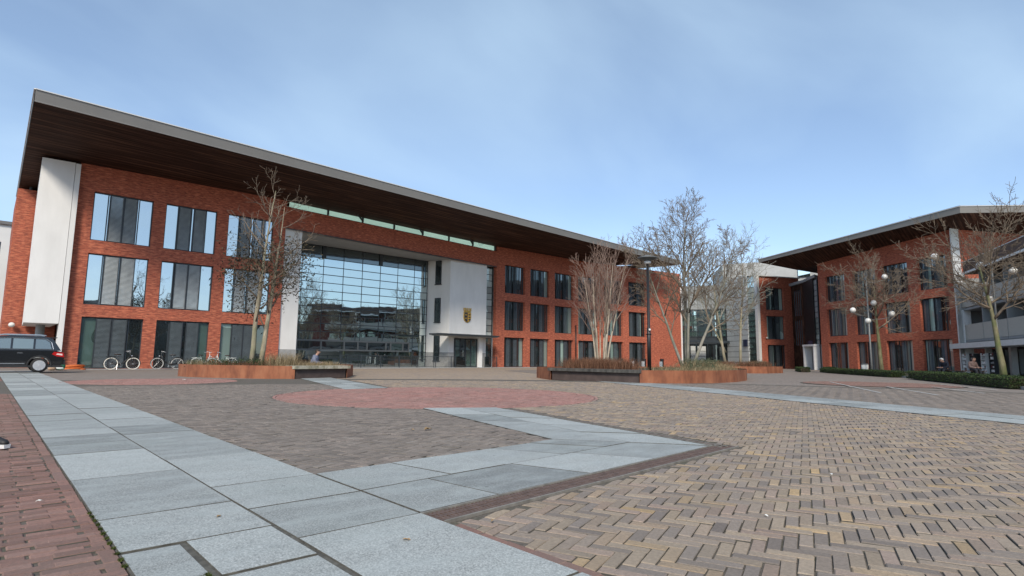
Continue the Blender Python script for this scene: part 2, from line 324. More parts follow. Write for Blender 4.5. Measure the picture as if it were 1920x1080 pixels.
# ------------------------------------------------------------------ ground and paving
struct(MB().quad((-900, -900, -.09), (900, -900, -.09), (900, 900, -.09), (-900, 900, -.09)).build('ground', 'ground'))
def clip(poly, planes):
    for nx, ny, c in planes:
        o = []
        for i in range(len(poly)):
            a, b = poly[i], poly[(i+1) % len(poly)]; da = nx*a[0]+ny*a[1]-c; db = nx*b[0]+ny*b[1]-c
            if da >= 0: o.append(a)
            if (da >= 0) != (db >= 0): t = da/(da-db); o.append((a[0]+(b[0]-a[0])*t, a[1]+(b[1]-a[1])*t))
        poly = o
        if len(poly) < 3: return []
    return poly
def hp(a, b):                               # half plane left of a->b
    nx, ny = -(b[1]-a[1]), b[0]-a[0]; l = math.hypot(nx, ny); nx /= l; ny /= l; return (nx, ny, nx*a[0]+ny*a[1])
def inside(p, planes): return all(nx*p[0]+ny*p[1] >= c for nx, ny, c in planes)
# layout lines (metres; X runs along the town hall, Y towards it)
XL, XM, XR = .53, 1.22, 1.955                # edge strip
A1, A2 = (1.955, 2.91), (5.79, 3.18)         # outer edge of cross strip
I1, I2 = (1.955, 4.36), (4.81, 4.55)         # inner edge of cross strip
dB = Vector((.2470, .9690)).normalized()     # direction of the long diagonal strip
def along(p, t, off=0): return (p[0]+dB.x*t+dB.y*off, p[1]+dB.y*t-dB.x*off)
G1, G2 = (1.955, 2.64), (5.99, 2.92)         # outside of the drain beside the cross strip
CIRC, CR = (8.3, 11.6), 3.72
dC = Vector((math.sin(R_(27)), math.cos(R_(27)))); C0 = (11.2, .3)   # outer strip on the right
def c_line(off, t): return (C0[0]+dC.x*t+dC.y*off, C0[1]+dC.y*t-dC.x*off)
P_V1 = hp(I2, along(I2, 10)); P_V2 = hp(along((5.99, 2.92), 10), (5.99, 2.92))   # left of inner / right of outer (incl. drain)
P_C1 = hp(c_line(0, 0), c_line(0, 10)); P_C2 = hp(c_line(1.6, 10), c_line(1.6, 0))
P_G = hp(G2, G1); P_I = hp(I1, I2)
def in_circle(p, r): return math.hypot(p[0]-CIRC[0], p[1]-CIRC[1]) < r
def reg_yellow(p):
    if in_circle(p, CR+.10) or not inside(p, [P_C1]) or p[0] < XR+.05: return None
    if inside(p, [P_G]): return [(1, 0, XR+.07), P_G, P_C1]
    if inside(p, [P_V2]): return [P_V2, P_C1] if p[0] < 9 or True else None
    if p[0] > G2[0]-.0 and p[1] < G2[1]+.3: return [P_C1]
    return None
def reg_grey(p):
    if in_circle(p, CR+.10): return None
    pl = [(1, 0, XR+.004), P_I, P_V1]
    return pl if inside(p, pl) else None
def reg_right(p): return [P_C2] if inside(p, [P_C2]) else None
CAMAZ = YAW
def seen(p, rmax, half=50):
    r = math.hypot(*p)
    if r > rmax or r < 1.0: return False
    a = math.atan2(p[0], p[1])-CAMAZ
    return abs(a) < R_(half)
def hgt_(x, y): return -.0035+.0022*math.sin(1.9*x+.8*y)+.0018*math.sin(2.6*y-1.4*x+1)
def brick_faces(mb, poly, zt, h=.05, bev=.0045):
    m = len(poly); cx = sum(p[0] for p in poly)/m; cy = sum(p[1] for p in poly)/m
    n = len(mb.v); ins = []
    for x, y in poly:
        d = math.hypot(x-cx, y-cy) or 1; k = 1-min(.45, bev*1.4/d); ins.append((cx+(x-cx)*k, cy+(y-cy)*k))
    mb.v += [(x, y, zt) for x, y in ins] + [(x, y, zt-bev) for x, y in poly] + [(x, y, zt-h) for x, y in poly]
    mb.f.append(tuple(range(n, n+m)))
    for b in (0, m):
        for i in range(m): j = (i+1) % m; mb.f.append((n+b+m+i, n+b+m+j, n+b+j, n+b+i)); b and mb.side.append(len(mb.f)-1)
def grimy(me, mb):
    me.materials.append(M['joint_dirt'])
    for i in mb.side: me.polygons[i].material_index = 1
    return me
def rect(c, e, L, Wd):
    ex, ey = e; fx, fy = -ey, ex
    return [(c[0]+ex*i*L/2+fx*j*Wd/2, c[1]+ey*i*L/2+fy*j*Wd/2) for i, j in ((-1, -1), (1, -1), (1, 1), (-1, 1))]
rnd = random.Random(3)
def herringbone(region, ang, L, Wd, rmax, gap=.0068, half=50):
    e1 = Vector((math.cos(ang), math.sin(ang))); e2 = Vector((math.sin(ang), -math.cos(ang))); out_ = []
    n = int(rmax*1.5/Wd)
    for j in range(-int(rmax*1.5/L), int(rmax*1.5/L)+1):
        for i in range(-n, n+1):
            for kind in (0, 1):
                u, v = i*Wd-j*L, i*Wd+j*L
                cu, cv = (u+L/2, v+Wd/2) if kind == 0 else (u-Wd/2, v+L/2)
                c = e1*cu+e2*cv
                if not seen(c, rmax, half): continue
                pl = region(c)
                if pl is None: continue
                d = e1 if kind == 0 else e2; jt = rnd.gauss(0, .011)
                d = (d.x*math.cos(jt)-d.y*math.sin(jt), d.x*math.sin(jt)+d.y*math.cos(jt))
                c = (c.x+rnd.uniform(-.0015, .0015), c.y+rnd.uniform(-.0015, .0015))
                g = gap*rnd.uniform(.6, 1.5); ln, wd = L-g, Wd-g
                poly = [(qx+rnd.gauss(0, .0012), qy+rnd.gauss(0, .0012)) for qx, qy in rect(c, d, ln, wd)]; cut = not all(inside(q, pl) for q in poly)
                if cut:
                    poly = clip(poly, pl)
                    if len(poly) < 3: continue
                    ar = abs(sum(poly[k][0]*poly[(k+1) % len(poly)][1]-poly[(k+1) % len(poly)][0]*poly[k][1] for k in range(len(poly))))/2
                    if ar < .0012: continue
                out_.append((c, d, ln, wd, poly, cut))
    return out_
def lay(parent, bricks, mat, name='brick', nparts=300, rough=.0018):
    bricks.sort(key=lambda b: math.hypot(b[0][0], b[0][1]))
    base = {}
    for c, d, ln, wd, poly, cut in bricks[:nparts]:
        z = rnd.gauss(0, rough)+hgt_(*c)
        if cut:
            mb = MB(); brick_faces(mb, [(x-c[0], y-c[1]) for x, y in poly], 0); o = place(name, grimy(mb.mesh(name, mat), mb), parent, (c[0], c[1], z))
        else:
            k = rnd.randrange(4)
            if k not in base:
                mb = MB(); f = rnd.uniform(-.002, .002)
                brick_faces(mb, [(-ln/2, -wd/2+f), (ln/2, -wd/2), (ln/2, wd/2-f), (-ln/2, wd/2)], 0); base[k] = grimy(mb.mesh(name, mat), mb)
            o = place(name, base[k], parent, (c[0], c[1], z), math.atan2(d[1], d[0]))
            o.rotation_euler.x = rnd.gauss(0, .010); o.rotation_euler.y = rnd.gauss(0, .004)
            child(o, parent)
    rest = bricks[nparts:]
    if rest:
        mb = MB()
        for c, d, ln, wd, poly, cut in rest:
            n0 = len(mb.v); brick_faces(mb, poly, rnd.gauss(0, rough)+hgt_(*c), .022); tx, ty = rnd.gauss(0, .007), rnd.gauss(0, .007)
            for i in range(n0, len(mb.v)): x, y, z = mb.v[i]; mb.v[i] = (x, y, z+(x-c[0])*tx+(y-c[1])*ty)
        stuff(place('bricks', grimy(mb.mesh('bricks', mat), mb), parent))
def sheet(name, poly, z, mat):
    return struct(MB().quad(*[(x, y, z) for x, y in poly]).build(name, mat))
# far sheets under the laid bricks
yp = sheet('yellow_brick_pavement', [(XR, -12), (60, -12), (60, 60), (XR, 60)], -.040, 'yellow_far')
gp = sheet('grey_brick_pavement', [(XR, 4.36), (4.81, 4.55), along(I2, 58), (XR-30, 62), (XR-30, 38.5), (XR, 38.5)], -.030, 'grey_far')
rp = sheet('grey_brick_road', [c_line(1.6, -16), (110, -40), (120, 60), c_line(1.6, 38)], -.030, 'grey_far')
bp_ = sheet('red_brick_pavement', [(-40, -20), (XL, -20), (XL, 38.5), (-40, 38.5)], -.030, 'red_far')
fan = [(0, 0)]+[(25*math.sin(CAMAZ+R_(a)), 25*math.cos(CAMAZ+R_(a))) for a in range(62, -63, -4)]
for nm, par, fn in (('joint', None, None),):
    js = MB().quad(*[(x, y, -.0125) for x, y in fan]).build('joint_sand', 'joint_sand', None); struct(js)
lay(yp, herringbone(reg_yellow, R_(20), .2125, .0695, 23.5), 'yellow_brick')
lay(gp, herringbone(reg_grey, R_(20), .2125, .0695, 20), 'grey_brick')
lay(rp, herringbone(reg_right, R_(62), .2125, .0695, 24), 'grey_brick', nparts=0)
# red brick path on the left: courses across plus an edge course
rb = []
for k in range(220):
    y = 1.6+k*.0705; y += rnd.uniform(-.002, .002); off = (k % 2)*.1+rnd.uniform(-.02, .02)
    for i in range(14):
        x = XL-.075-.105-i*.2095-off
        if seen((x, y), 17, 52): ln = .203 if rnd.random() < .9 else .19; rb.append(((x, y), (math.cos(.02), math.sin(rnd.gauss(.01, .012))), ln, .0635+rnd.uniform(-.002, .002), rect((x, y), (1, 0), ln, .0635), False))
    if off > .05 and seen((XL-.1, y), 17, 52): rb.append(((XL-.075-.05, y), (1, 0), .09, .063, rect((XL-.125, y), (1, 0), .09, .063), False))
y = 1.5
while y < 17:
    ln = rnd.uniform(.195, .21); c = (XL-.036+rnd.uniform(-.004, .002), y+ln/2)
    if seen(c, 17, 52): jt = rnd.gauss(0, .012); rb.append((c, (-math.sin(jt), math.cos(jt)), ln-.007, .064, rect(c, (0, 1), ln-.007, .064), False))
    y += ln
lay(bp_, rb, 'red_brick', rough=.003)
# soldier course between the slabs and the yellow bricks near the camera
sc = []; y = -.4
while y < 2.5:
    ln = rnd.uniform(.19, .21); c = (XR+.036, y+ln/2); sc.append((c, (0, 1), ln-.006, .062, rect(c, (0, 1), ln-.006, .062), False)); y += ln
lay(yp, sc, 'red_brick', nparts=20)
# round red medallions
def medallion(c, R, name, n, mat='rose_brick'):
    o = struct(MB().quad(*[(c[0]+(R+.1)*math.cos(a), c[1]+(R+.1)*math.sin(a), -.0115) for a in [2*math.pi*i/64 for i in range(64)]]).build(name, 'joint_sand'))
    br = []; k = int(2*math.pi*R/.212)
    for i in range(k if n else 0):
        a = 2*math.pi*i/k; q = (c[0]+(R+.045)*math.cos(a), c[1]+(R+.045)*math.sin(a)); d = (-math.sin(a), math.cos(a)); br.append((q, d, .2, .062, rect(q, d, .2, .062), False))
    reg = lambda p: [(-math.cos(t), -math.sin(t), -(c[0]*math.cos(t)+c[1]*math.sin(t)+R)) for t in [math.atan2(p[1]-c[1], p[0]-c[0])]] if math.hypot(p[0]-c[0], p[1]-c[1]) < R+.1 else None
    br += herringbone(reg, R_(12), .2125, .0695, 32, half=52); lay(o, br, mat, nparts=n)
medallion(CIRC, CR, 'red_brick_circle', 300)
medallion((4.35, 22.7), 2.55, 'red_brick_circle', 0); medallion((28.2, 7.6), 2.9, 'red_brick_circle', 0, 'red_brick')
# granite slabs
def slab(parent, poly, h=.06, z=.003, gap=.007):
    m = len(poly); cx = sum(p[0] for p in poly)/m; cy = sum(p[1] for p in poly)/m; q = []
    for x, y in poly: d = math.hypot(x-cx, y-cy); k = 1-gap*rnd.uniform(.7, 1.6)/d; q.append((x-cx)*k); q.append((y-cy)*k)
    q = [(q[2*i], q[2*i+1]) for i in range(m)]
    mb = MB(); n = 0; bev = .0022
    mb.v = [(x*(1-bev/max(.05, math.hypot(x, y))), y*(1-bev/max(.05, math.hypot(x, y))), 0) for x, y in q]+[(x, y, -bev) for x, y in q]+[(x, y, -h) for x, y in q]
    mb.f.append(tuple(range(m)))
    for b in (0, m):
        for i in range(m): j = (i+1) % m; mb.f.append((b+m+i, b+m+j, b+j, b+i)); mb.side.append(len(mb.f)-1)
    o = place('slab', grimy(mb.mesh('slab', 'granite'), mb), parent, (cx, cy, z+rnd.uniform(-.0018, .0022)))
    o.rotation_euler = (rnd.gauss(0, .0012), rnd.gauss(0, .0012), 0); child(o, parent); return o
gs = sheet('granite_strip', [(XL, -2), (XR, -2), (XR, 38.2), (XL, 38.2)], -.0035, 'joint_dirt')
lj = [.4, 1.25, 2.02, 2.62, 3.2, 3.88, 5.19, 6.56, 7.24, 7.97, 8.6, 9.9, 10.9, 12.1, 13.65, 14.7, 15.9, 17.2, 18.4, 19.8, 21.2]
while lj[-1] < 37.5: lj.append(lj[-1]+rnd.uniform(.9, 1.6))
for a, b in zip(lj, lj[1:]):
    if abs(b-3.2) < .01: slab(gs, [(XL+.004, a+.022), (.775, a+.022), (.775, b-.02), (XL+.004, b-.02)], z=.002); slab(gs, [(.80, a), (XM-.008, a), (XM-.008, b), (.80, b)])
    elif abs(b-2.62) < .01: slab(gs, [(XL, a), (.757, a), (.757, b), (XL, b)], z=.002); slab(gs, [(.775, a), (XM-.012, a), (XM-.012, b-.012), (.775, b-.012)])
    else: slab(gs, [(XL, a), (XM-.001, a), (XM-.001, b), (XL, b)])
rj = [.2, 1.68, 2.9, 3.62, 4.36, 5.7, 7.0, 7.76, 8.7, 9.68, 10.7, 11.82, 13.4, 15.03, 16.3, 17.6, 19.0, 20.2]
while rj[-1] < 37.5: rj.append(rj[-1]+rnd.uniform(.9, 1.7))
for a, b in zip(rj, rj[1:]):
    zz = .006 if b < 3 else .003
    slab(gs, [(XM+(.009 if b < 4 else .002), a+(.005 if b < 4 else 0)), (XR, a+(.005 if b < 4 else 0)), (XR, b), (XM+(.009 if b < 4 else .002), b)], z=zz)
def strip2(name, p0, p1, q0, q1, cuts, mids, z=-.0035):          # quad strip p0->p1 (one edge), q0->q1 (other edge)
    o = sheet(name, [p0, p1, q1, q0], z, 'joint_dirt')
    L = lambda a, b, t: (lerp(a[0], b[0], t), lerp(a[1], b[1], t))
    for (u0, u1), cu in zip(zip(mids, mids[1:]), cuts):
        for a, b in zip(cu, cu[1:]):
            f = lambda t, u: L(L(p0, p1, t), L(q0, q1, t), u)
            slab(o, [f(a, u0), f(b, u0), f(b, u1), f(a, u1)])
    return o
strip2('granite_strip', (XR+.006, 2.91), A2, (XR+.006, 4.36), I2, [[0, .17, .44, .70, 1.0], [0, .24, .42, .66, .86, 1.0]], [0, .5, 1.0])
def cutlist(n, r=.25): return [0]+[(i+rnd.uniform(-r, r))/n for i in range(1, n)]+[1]
ta = .12; e0 = along(I2, ta); o0 = (A2[0]+dB.x*.12, A2[1]+dB.y*.12)
# diagonal strip: from the corner to the red circle, and from the circle to the planter
w_ = (dB.y*(A2[0]-I2[0])-dB.x*(A2[1]-I2[1]))
strip2('granite_strip', (I2[0]+.005, I2[1]+.02), along(I2, 4.35), (A2[0]+.005, A2[1]+.02), along(I2, 4.0, w_), [cutlist(4), cutlist(5)], [0, .52, 1])
strip2('granite_strip', along(I2, 10.75), along(I2, 20.2), along(I2, 11.2, w_*1.05), along(I2, 20.2, w_*1.05), [cutlist(8), cutlist(8)], [0, .5, 1])
strip2('granite_strip', c_line(.02, -9), c_line(.02, 17), c_line(1.58, -9), c_line(1.58, 17), [cutlist(22), cutlist(21)], [0, .5, 1])
# cast iron drain along the slabs
def drain(p, q, w, label):
    p, q = Vector((*p, 0)), Vector((*q, 0)); d = (q-p); L = d.length; d.normalize(); nrm = Vector((d.y, -d.x, 0)); z = Vector((0, 0, 1))
    t = thing('drain_channel', label, 'drain', tuple(p))
    mb = MB()
    for s in (.012, w-.012): mb.obox(p+d*L/2+nrm*s+z*-.006, d, nrm, z, L, .018, .02)
    mb.build('frame', 'stone_edge', t)
    mb = MB().obox(p+d*L/2+nrm*w/2+z*-.07, d, nrm, z, L, w-.03, .01); mb.build('channel', 'soil', t)
    n = max(1, round(L/.5)); g = L/n
    for i in range(n):
        mb = MB(); c0 = p+d*(i*g)
        m = 16
        for k in range(m): mb.obox(c0+d*((k+.5)*g/m)+nrm*w/2+z*-.011, d, nrm, z, g/m*.55, w-.045, .014)
        for s in (.25, .5, .75): mb.obox(c0+d*g/2+nrm*(w*s)+z*-.010, d, nrm, z, g-.008, .022, .014)
        mb.build('grate', 'rust_iron', t)
drain(A1, (A2[0]+.2, A2[1]+.014),   .24, 'rusty iron drain grating along the near edge of the cross strip')
drain(along((5.93, 2.94), 5.0), (5.93, 3.04), .12, 'thin rusty drain along the right edge of the diagonal granite strip')
# painted parking lines on the road to the right
for i, (a, b) in enumerate((((28.85, 9.74), (19.9, 5.32)), ((25.4, 6.6), (20.1, 3.95)), ((27, 5.5), (22.8, 3.3)), ((30.5, 5.9), (26, 3.4)))):
    a, b = Vector((*a, .0)), Vector((*b, .0)); d = (b-a); n_ = Vector((d.y, -d.x, 0)).normalized()*.042
    o = MB().quad(*(tuple(v+Vector((0, 0, .006))) for v in (a-n_, b-n_, b+n_, a+n_))).build('road_marking', 'line_white'); struct(o)
# kerb along the hedges
def kerb(a, b, name='kerb'):
    a, b = Vector((*a, 0)), Vector((*b, 0)); L = (b-a).length; n = int(L/1.0); o = struct(place(name, MB().bar(tuple(a+Vector((0, 0, -.05))), tuple(b+Vector((0, 0, -.05))), .1, .06).mesh(name, 'joint_sand')))
    me = MB().box(-L/n/2+.006, L/n/2-.006, -.07, .07, -.05, .09).mesh('kerbstone', 'panel_grey'); ang = math.atan2((b-a).y, (b-a).x)
    for i in range(n): place('kerbstone', me, o, tuple(a+(b-a)*((i+.5)/n)), ang)
kerb((55.5, 18.6), (42.6, 9.9)); kerb((42.6, 9.9), (26, 1.8))

# ------------------------------------------------------------------ building helpers
def wall(parent, name, a, b, z0, z1, opens, mat, th=.35, z1b=None):
    """brick wall from a to b (outer face on the right-hand side looking a->b is -Y local), openings (u0,u1,z0,z1)"""
    a, b = Vector((*a, 0)), Vector((*b, 0)); L = (b-a).length; ang = math.atan2((b-a).y, (b-a).x)
    us = sorted({0., L, *[o[0] for o in opens], *[o[1] for o in opens]}); zs = sorted({z0, z1, *[o[2] for o in opens], *[o[3] for o in opens]})
    mb = MB(); isopen = lambda u, z: any(o[0] < u < o[1] and o[2] < z < o[3] for o in opens)
    for i in range(len(us)-1):
        for j in range(len(zs)-1):
            if isopen((us[i]+us[i+1])/2, (zs[j]+zs[j+1])/2): continue
            mb.quad((us[i], 0, zs[j]), (us[i+1], 0, zs[j]), (us[i+1], 0, zs[j+1]), (us[i], 0, zs[j+1]))
    for u0, u1, c0, c1 in opens:
        mb.quad((u0, 0, c0), (u0, 0, c1), (u0, th, c1), (u0, th, c0)); mb.quad((u1, 0, c1), (u1, 0, c0), (u1, th, c0), (u1, th, c1))
        mb.quad((u0, 0, c1), (u1, 0, c1), (u1, th, c1), (u0, th, c1))
        if c0 > z0+.01: mb.quad((u0, 0, c0), (u0, th, c0), (u1, th, c0), (u1, 0, c0))
    mb.quad((0, 0, z0), (0, 0, z1), (0, th, z1), (0, th, z0)); mb.quad((L, 0, z1), (L, 0, z0), (L, th, z0), (L, th, z1)); mb.quad((0, 0, z1), (L, 0, z1), (L, th, z1), (0, th, z1))
    return mb.build(name, mat, parent, False, (a.x, a.y, 0), ang), ang
WM = {}
def two_tone(me, n):                       # first n faces (the frame of the shutter) take the dark metal
    me.materials.append(M['frame_dark'])
    for i in range(n): me.polygons[i].material_index = 1
    return me
def window(parent, a, ang, u0, w, z0, h, style, dy=.16):
    """one window: its frame is the part, panes and shutters are sub-parts; a = wall start, u0 = offset along the wall"""
    key = (round(w, 2), round(h, 2), style)
    if key not in WM:
        f = MB(); t = .06
        f.box(0, t, 0, .09, 0, h); f.box(w-t, w, 0, .09, 0, h); f.box(t, w-t, .001, .089, h-t, h); f.box(t, w-t, .001, .089, 0, t)
        cols = {'wing': [.24, .5, .76], 'deep': [.2, .4, .6, .8], 'ground': [.24, .5, .76]}[style]
        for c in cols: f.box(w*c-.028, w*c+.028, .004, .086, t, h-t)
        f.box(-.03, w+.03, -.05, .02, -.035, -.002)                                      # sill
        xs = [0]+cols+[1]
        panes = []
        for i in range(len(xs)-1): panes.append(MB().box(w*xs[i]+.03, w*xs[i+1]-.03, .05, .06, t, h-t).mesh('pane', 'glass'))
        sh = []; fcount = []
        rngs = {'wing': [(.225, .475), (.525, .775)], 'ground': [(.235, .485), (.515, .765)], 'deep': [(.10, .30), (.52, .72)]}[style]
        for s0, s1 in rngs:
            x0, x1 = w*s0, w*s1; mb = MB(); tt = .05
            mb.box(x0, x0+tt, -.085, -.05, .03, h-.03); mb.box(x1-tt, x1, -.085, -.05, .03, h-.03); mb.box(x0+tt, x1-tt, -.084, -.051, h-.07, h-.03); mb.box(x0+tt, x1-tt, -.084, -.051, .03, .07)
            n = int((h-.14)/.075); fcount.append(len(mb.f))
            for k in range(n):
                z = .08+k*(h-.16)/n; q = len(mb.v)
                mb.v += [(x0+tt, -.080, z), (x1-tt, -.080, z), (x1-tt, -.055, z+.048), (x0+tt, -.055, z+.048)]; mb.f.append((q, q+1, q+2, q+3))
            sh.append(mb)
        lm = 'louvre' if style == 'wing' else 'louvre_dark'
        WM[key] = (f.mesh('window', 'frame_slate' if style != 'deep' else 'frame_dark'), panes, [two_tone(m.mesh('shutter', lm), fn_) for m, fn_ in zip(sh, fcount)])
    fm, panes, sh = WM[key]
    ca, sa = math.cos(ang), math.sin(ang)
    loc = (a[0]+ca*u0-sa*dy, a[1]+sa*u0+ca*dy, z0)
    o = place('window', fm, parent, loc, ang)
    mats = {'wing': ['glass'], 'ground': ['glass_ground', 'glass_dark', 'glass_blind', 'glass_ground'], 'deep': ['glass_wing', 'glass_wing', 'glass_dark', 'glass_blind']}[style]
    for i, pm in enumerate(panes):
        p = place('pane', pm, o, loc, ang); p.rotation_euler.x = rnd.gauss(0, .004); p.rotation_euler.z = ang+rnd.gauss(0, .005)
        mt = M[mats[0]] if style == 'wing' else M[rnd.choice(mats)]
        p.material_slots[0].link = 'OBJECT'; p.material_slots[0].material = mt
    for s in sh:
        sl_ = rnd.uniform(-.05, .05)*w; place('shutter', s, o, (loc[0]+ca*sl_, loc[1]+sa*sl_, loc[2]), ang)
    return o
ZT = [10.73, 7.73, 6.92, 3.83, 3.09, .02]
# ------------------------------------------------------------------ town hall
th = thing('town_hall', 'long red brick town hall with wide dark overhanging roof and glass entrance front', 'town hall', (38, 44, 0))
LW0, LW1 = (3.28, 42.2), (15.7, 42.2)
wx = [(4.07, 7.21), (7.92, 11.01), (11.74, 14.83)]
rows = [(ZT[1], ZT[0], 'wing'), (ZT[3], ZT[2], 'wing'), (ZT[5], ZT[4], 'ground')]
ops = [(a-3.28, b-3.28, c, d) for a, b in wx for c, d, _ in rows]
_, an = wall(th, 'wall', LW0, LW1, -.08, 13.0, ops, 'brick')
for a, b in wx:
    for c, d, st in rows: window(th, LW0, an, a-3.28, b-a, c, d-c, st)
R0, R1, R2 = (38.45, 44.42), (51.0, 44.40), (68.7, 41.35)
wa = [(39.65, 42.56), (43.37, 46.36), (47.26, 50.4)]
rows2 = [(ZT[1], ZT[0], 'deep'), (ZT[3], ZT[2], 'deep'), (ZT[5], ZT[4], 'deep')]
ops = [(a-R0[0], b-R0[0], c, d) for a, b in wa for c, d, _ in rows2]
_, an = wall(th, 'wall', R0, R1, -.15, 13.0, ops, 'brick', .45)
for a, b in wa:
    for c, d, st in rows2: window(th, R0, an, a-R0[0], b-a, c, d-c, st, .30)
LR = math.hypot(R2[0]-R1[0], R2[1]-R1[1]); wb = [(.25, 3.3), (4.3, 7.35), (8.4, 11.4)]
ops = [(a, b, c, d) for a, b in wb for c, d, _ in rows2]
_, an = wall(th, 'wall', R1, R2, -.15, 12.58, ops, 'brick', .45)
for a, b in wb:
    for c, d, st in rows2: window(th, R1, an, a, b-a, c, d-c, st, .30)
MB().obox((68.78, 41.45, 6.2), (1, 0, 0), (0, 1, 0), (0, 0, 1), .12, .5, 12.6).build('corner_trim', 'white_paint', th)
# brick beam over the entrance
_, an = wall(th, 'beam', (15.71, 42.2), (38.44, 44.41), 10.36, 11.97, [], 'brick', .5)
bd = Vector((22.73, 2.21, 0)).normalized(); bn = Vector((bd.y, -bd.x, 0))
mb = MB(); mb.bar((15.75, 42.13, 10.33), (38.4, 44.33, 10.33), .12, .05); mb.build('beam_edge', 'frame_dark', th)
# clerestory above the beam
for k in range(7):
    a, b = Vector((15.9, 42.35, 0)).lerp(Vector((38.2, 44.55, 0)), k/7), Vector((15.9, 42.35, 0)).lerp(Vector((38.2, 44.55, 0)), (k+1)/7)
    MB().obox((a+b)/2+Vector((0, 0, 12.42)), bd, bn, (0, 0, 1), (b-a).length-.08, .03, .76).build('clerestory_pane', 'glass_mint_glow', th)
    MB().obox(b+Vector((0, 0, 12.42))+bn*.08, bd, bn, (0, 0, 1), .12, .16, .78).build('post', 'frame_dark', th)
    if k in (1, 3, 5): MB().bar(tuple(b+Vector((0, 0, 12.15))+bn*.1), tuple(b+bd*-1.0+Vector((0, 0, 12.62))+bn*.6), .1).build('brace', 'frame_dark', th)
# recess: ceiling, left pier, glass wall
MB().prism([(15.75, 42.72), (38.4, 44.92), (38.4, 47.4), (15.75, 47.4)], 10.365, 10.5).build('ceiling', 'plaster_grey', th)
MB().prism([(15.72, 42.32), (17.08, 42.45), (17.08, 47.0), (15.72, 47.0)], 1.38, 10.36).build('pier', 'plaster', th)
MB().prism([(15.705, 42.30), (17.10, 42.43), (17.10, 47.0), (15.705, 47.0)], -.1, 1.37).build('pier_base', 'plinth_grey', th)
gw = MB(); GX = [17.3, 18.98, 20.84, 22.68, 24.5, 26.32, 28.16, 30.0, 31.5]; GY = 46.8
GZ = [0.02, .72, 1.42, 2.28, 3.0, 3.68, 4.38, 5.08, 5.78, 6.48, 7.18, 7.88, 8.58, 9.28, 10.34]
for x in GX: gw.box(x-.018, x+.018, GY-.03, GY+.08, 0, 10.36)
for z in GZ: gw.box(17.1, 31.55, GY-.045, GY+.05, z-.026, z+.026)
gw = gw.build('glass_wall', 'frame_slate', th)
PM = {}
for i in range(len(GX)-1):
    for j in range(len(GZ)-1):
        w, h = GX[i+1]-GX[i]-.05, GZ[j+1]-GZ[j]-.04; k = (round(w, 2), round(h, 2))
        if k not in PM: PM[k] = MB().box(0, w, 0, .012, 0, h).mesh('pane', 'glass_hall')
        p = place('pane', PM[k], gw, (GX[i]+.025, GY, GZ[j]+.02)); p.rotation_euler = (rnd.gauss(0, .0022), 0, rnd.gauss(0, .0028)); child(p, gw)
        if j == 13: p.material_slots[0].link = 'OBJECT'; p.material_slots[0].material = M['glass_dark']
for x in (20.84, 26.32): MB().box(x-.16, x+.16, GY-.10, GY-.055, 9.3, 10.36).build('bracket', 'frame_dark', th)
# low ribbon of framed windows in front of the glass wall
rbw = MB(); 
for z in (1.46, 2.24): rbw.box(18.75, 29.6, GY-.16, GY-.06, z-.07, z+.07)
RX = [18.8, 20.9, 23.0, 24.3, 25.2, 27.1, 27.6, 28.9, 29.55]
for x in RX: rbw.box(x-.07, x+.07, GY-.157, GY-.063, 1.53, 2.17)
rbw = rbw.build('ribbon_window', 'pole_grey', th)
for i, (a, b) in enumerate(zip(RX, RX[1:])): MB().box(a+.07, b-.07, GY-.12, GY-.10, 1.53, 2.17).build('pane', 'glass_dark' if i != 6 else 'glass_ground', rbw)
# white entrance block
EB = [(31.56, 46.95), (32.45, 44.27), (37.1, 44.36), (37.1, 46.95)]
MB().prism(EB, 1.42, 10.36).build('entrance_block', 'plaster', th)
MB().prism([(31.55, 46.95), (32.43, 44.25), (37.12, 44.34), (37.12, 46.95)], -.1, 1.415).build('block_base', 'plinth_grey', th)
sdv = (Vector((32.45, 44.27, 0))-Vector((31.56, 46.95, 0))); Ls = sdv.length; sdv.normalize(); sn = Vector((sdv.y, -sdv.x, 0))
if sn.x > 0: sn = -sn
for z0, z1 in ((8.0, 10.3), (4.3, 6.65), (.63, 3.08)):
    c = Vector((31.56, 46.95, 0))+sdv*1.42; m = (z0+z1)/2
    w = MB(); 
    for s in (-.31, .31): w.obox(c+sdv*s+sn*.01+Vector((0, 0, m)), sdv, sn, (0, 0, 1), .07, .12, z1-z0)
    for zz in (z0+.03, z1-.03): w.obox(c+sn*.01+Vector((0, 0, zz)), sdv, sn, (0, 0, 1), .548, .118, .07)
    w.obox(c+sn*.06+Vector((0, 0, z0-.045)), sdv, sn, (0, 0, 1), .8, .16, .05)
    w = w.build('slit_window', 'frame_dark', th); MB().obox(c+sn*.012+Vector((0, 0, m)), sdv, sn, (0, 0, 1), .545, .03, z1-z0-.14).build('pane', 'glass_dark', w)
# entrance door
fx = Vector((4.65, .09, 0)).normalized(); fn = Vector((fx.y, -fx.x, 0)); e0 = Vector((32.45, 44.26, 0))
def on_front(u, z, o=0.): return e0+fx*u+fn*o+Vector((0, 0, z))
d = MB()
for u in (.66, 1.32, 1.98, 2.64, 3.40): d.obox(on_front(u, 1.37, .04), fx, fn, (0, 0, 1), .09, .14, 2.78)
for z in (.05, 2.72): d.obox(on_front(2.03, z, .04), fx, fn, (0, 0, 1), 2.74, .138, .09)
d = d.build('door', 'frame_dark', th)
for u in (.99, 1.65, 2.31, 3.02): MB().obox(on_front(u, 1.37, .035), fx, fn, (0, 0, 1), .57 if u < 3 else .66, .03, 2.58).build('pane', 'glass_ground' if u != 1.65 else 'glass_dark', d)
for u in (1.55, 1.75): MB().obox(on_front(u, 1.25, .12), fx, fn, (0, 0, 1), .04, .05, .5).build('handle', 'chrome', d)
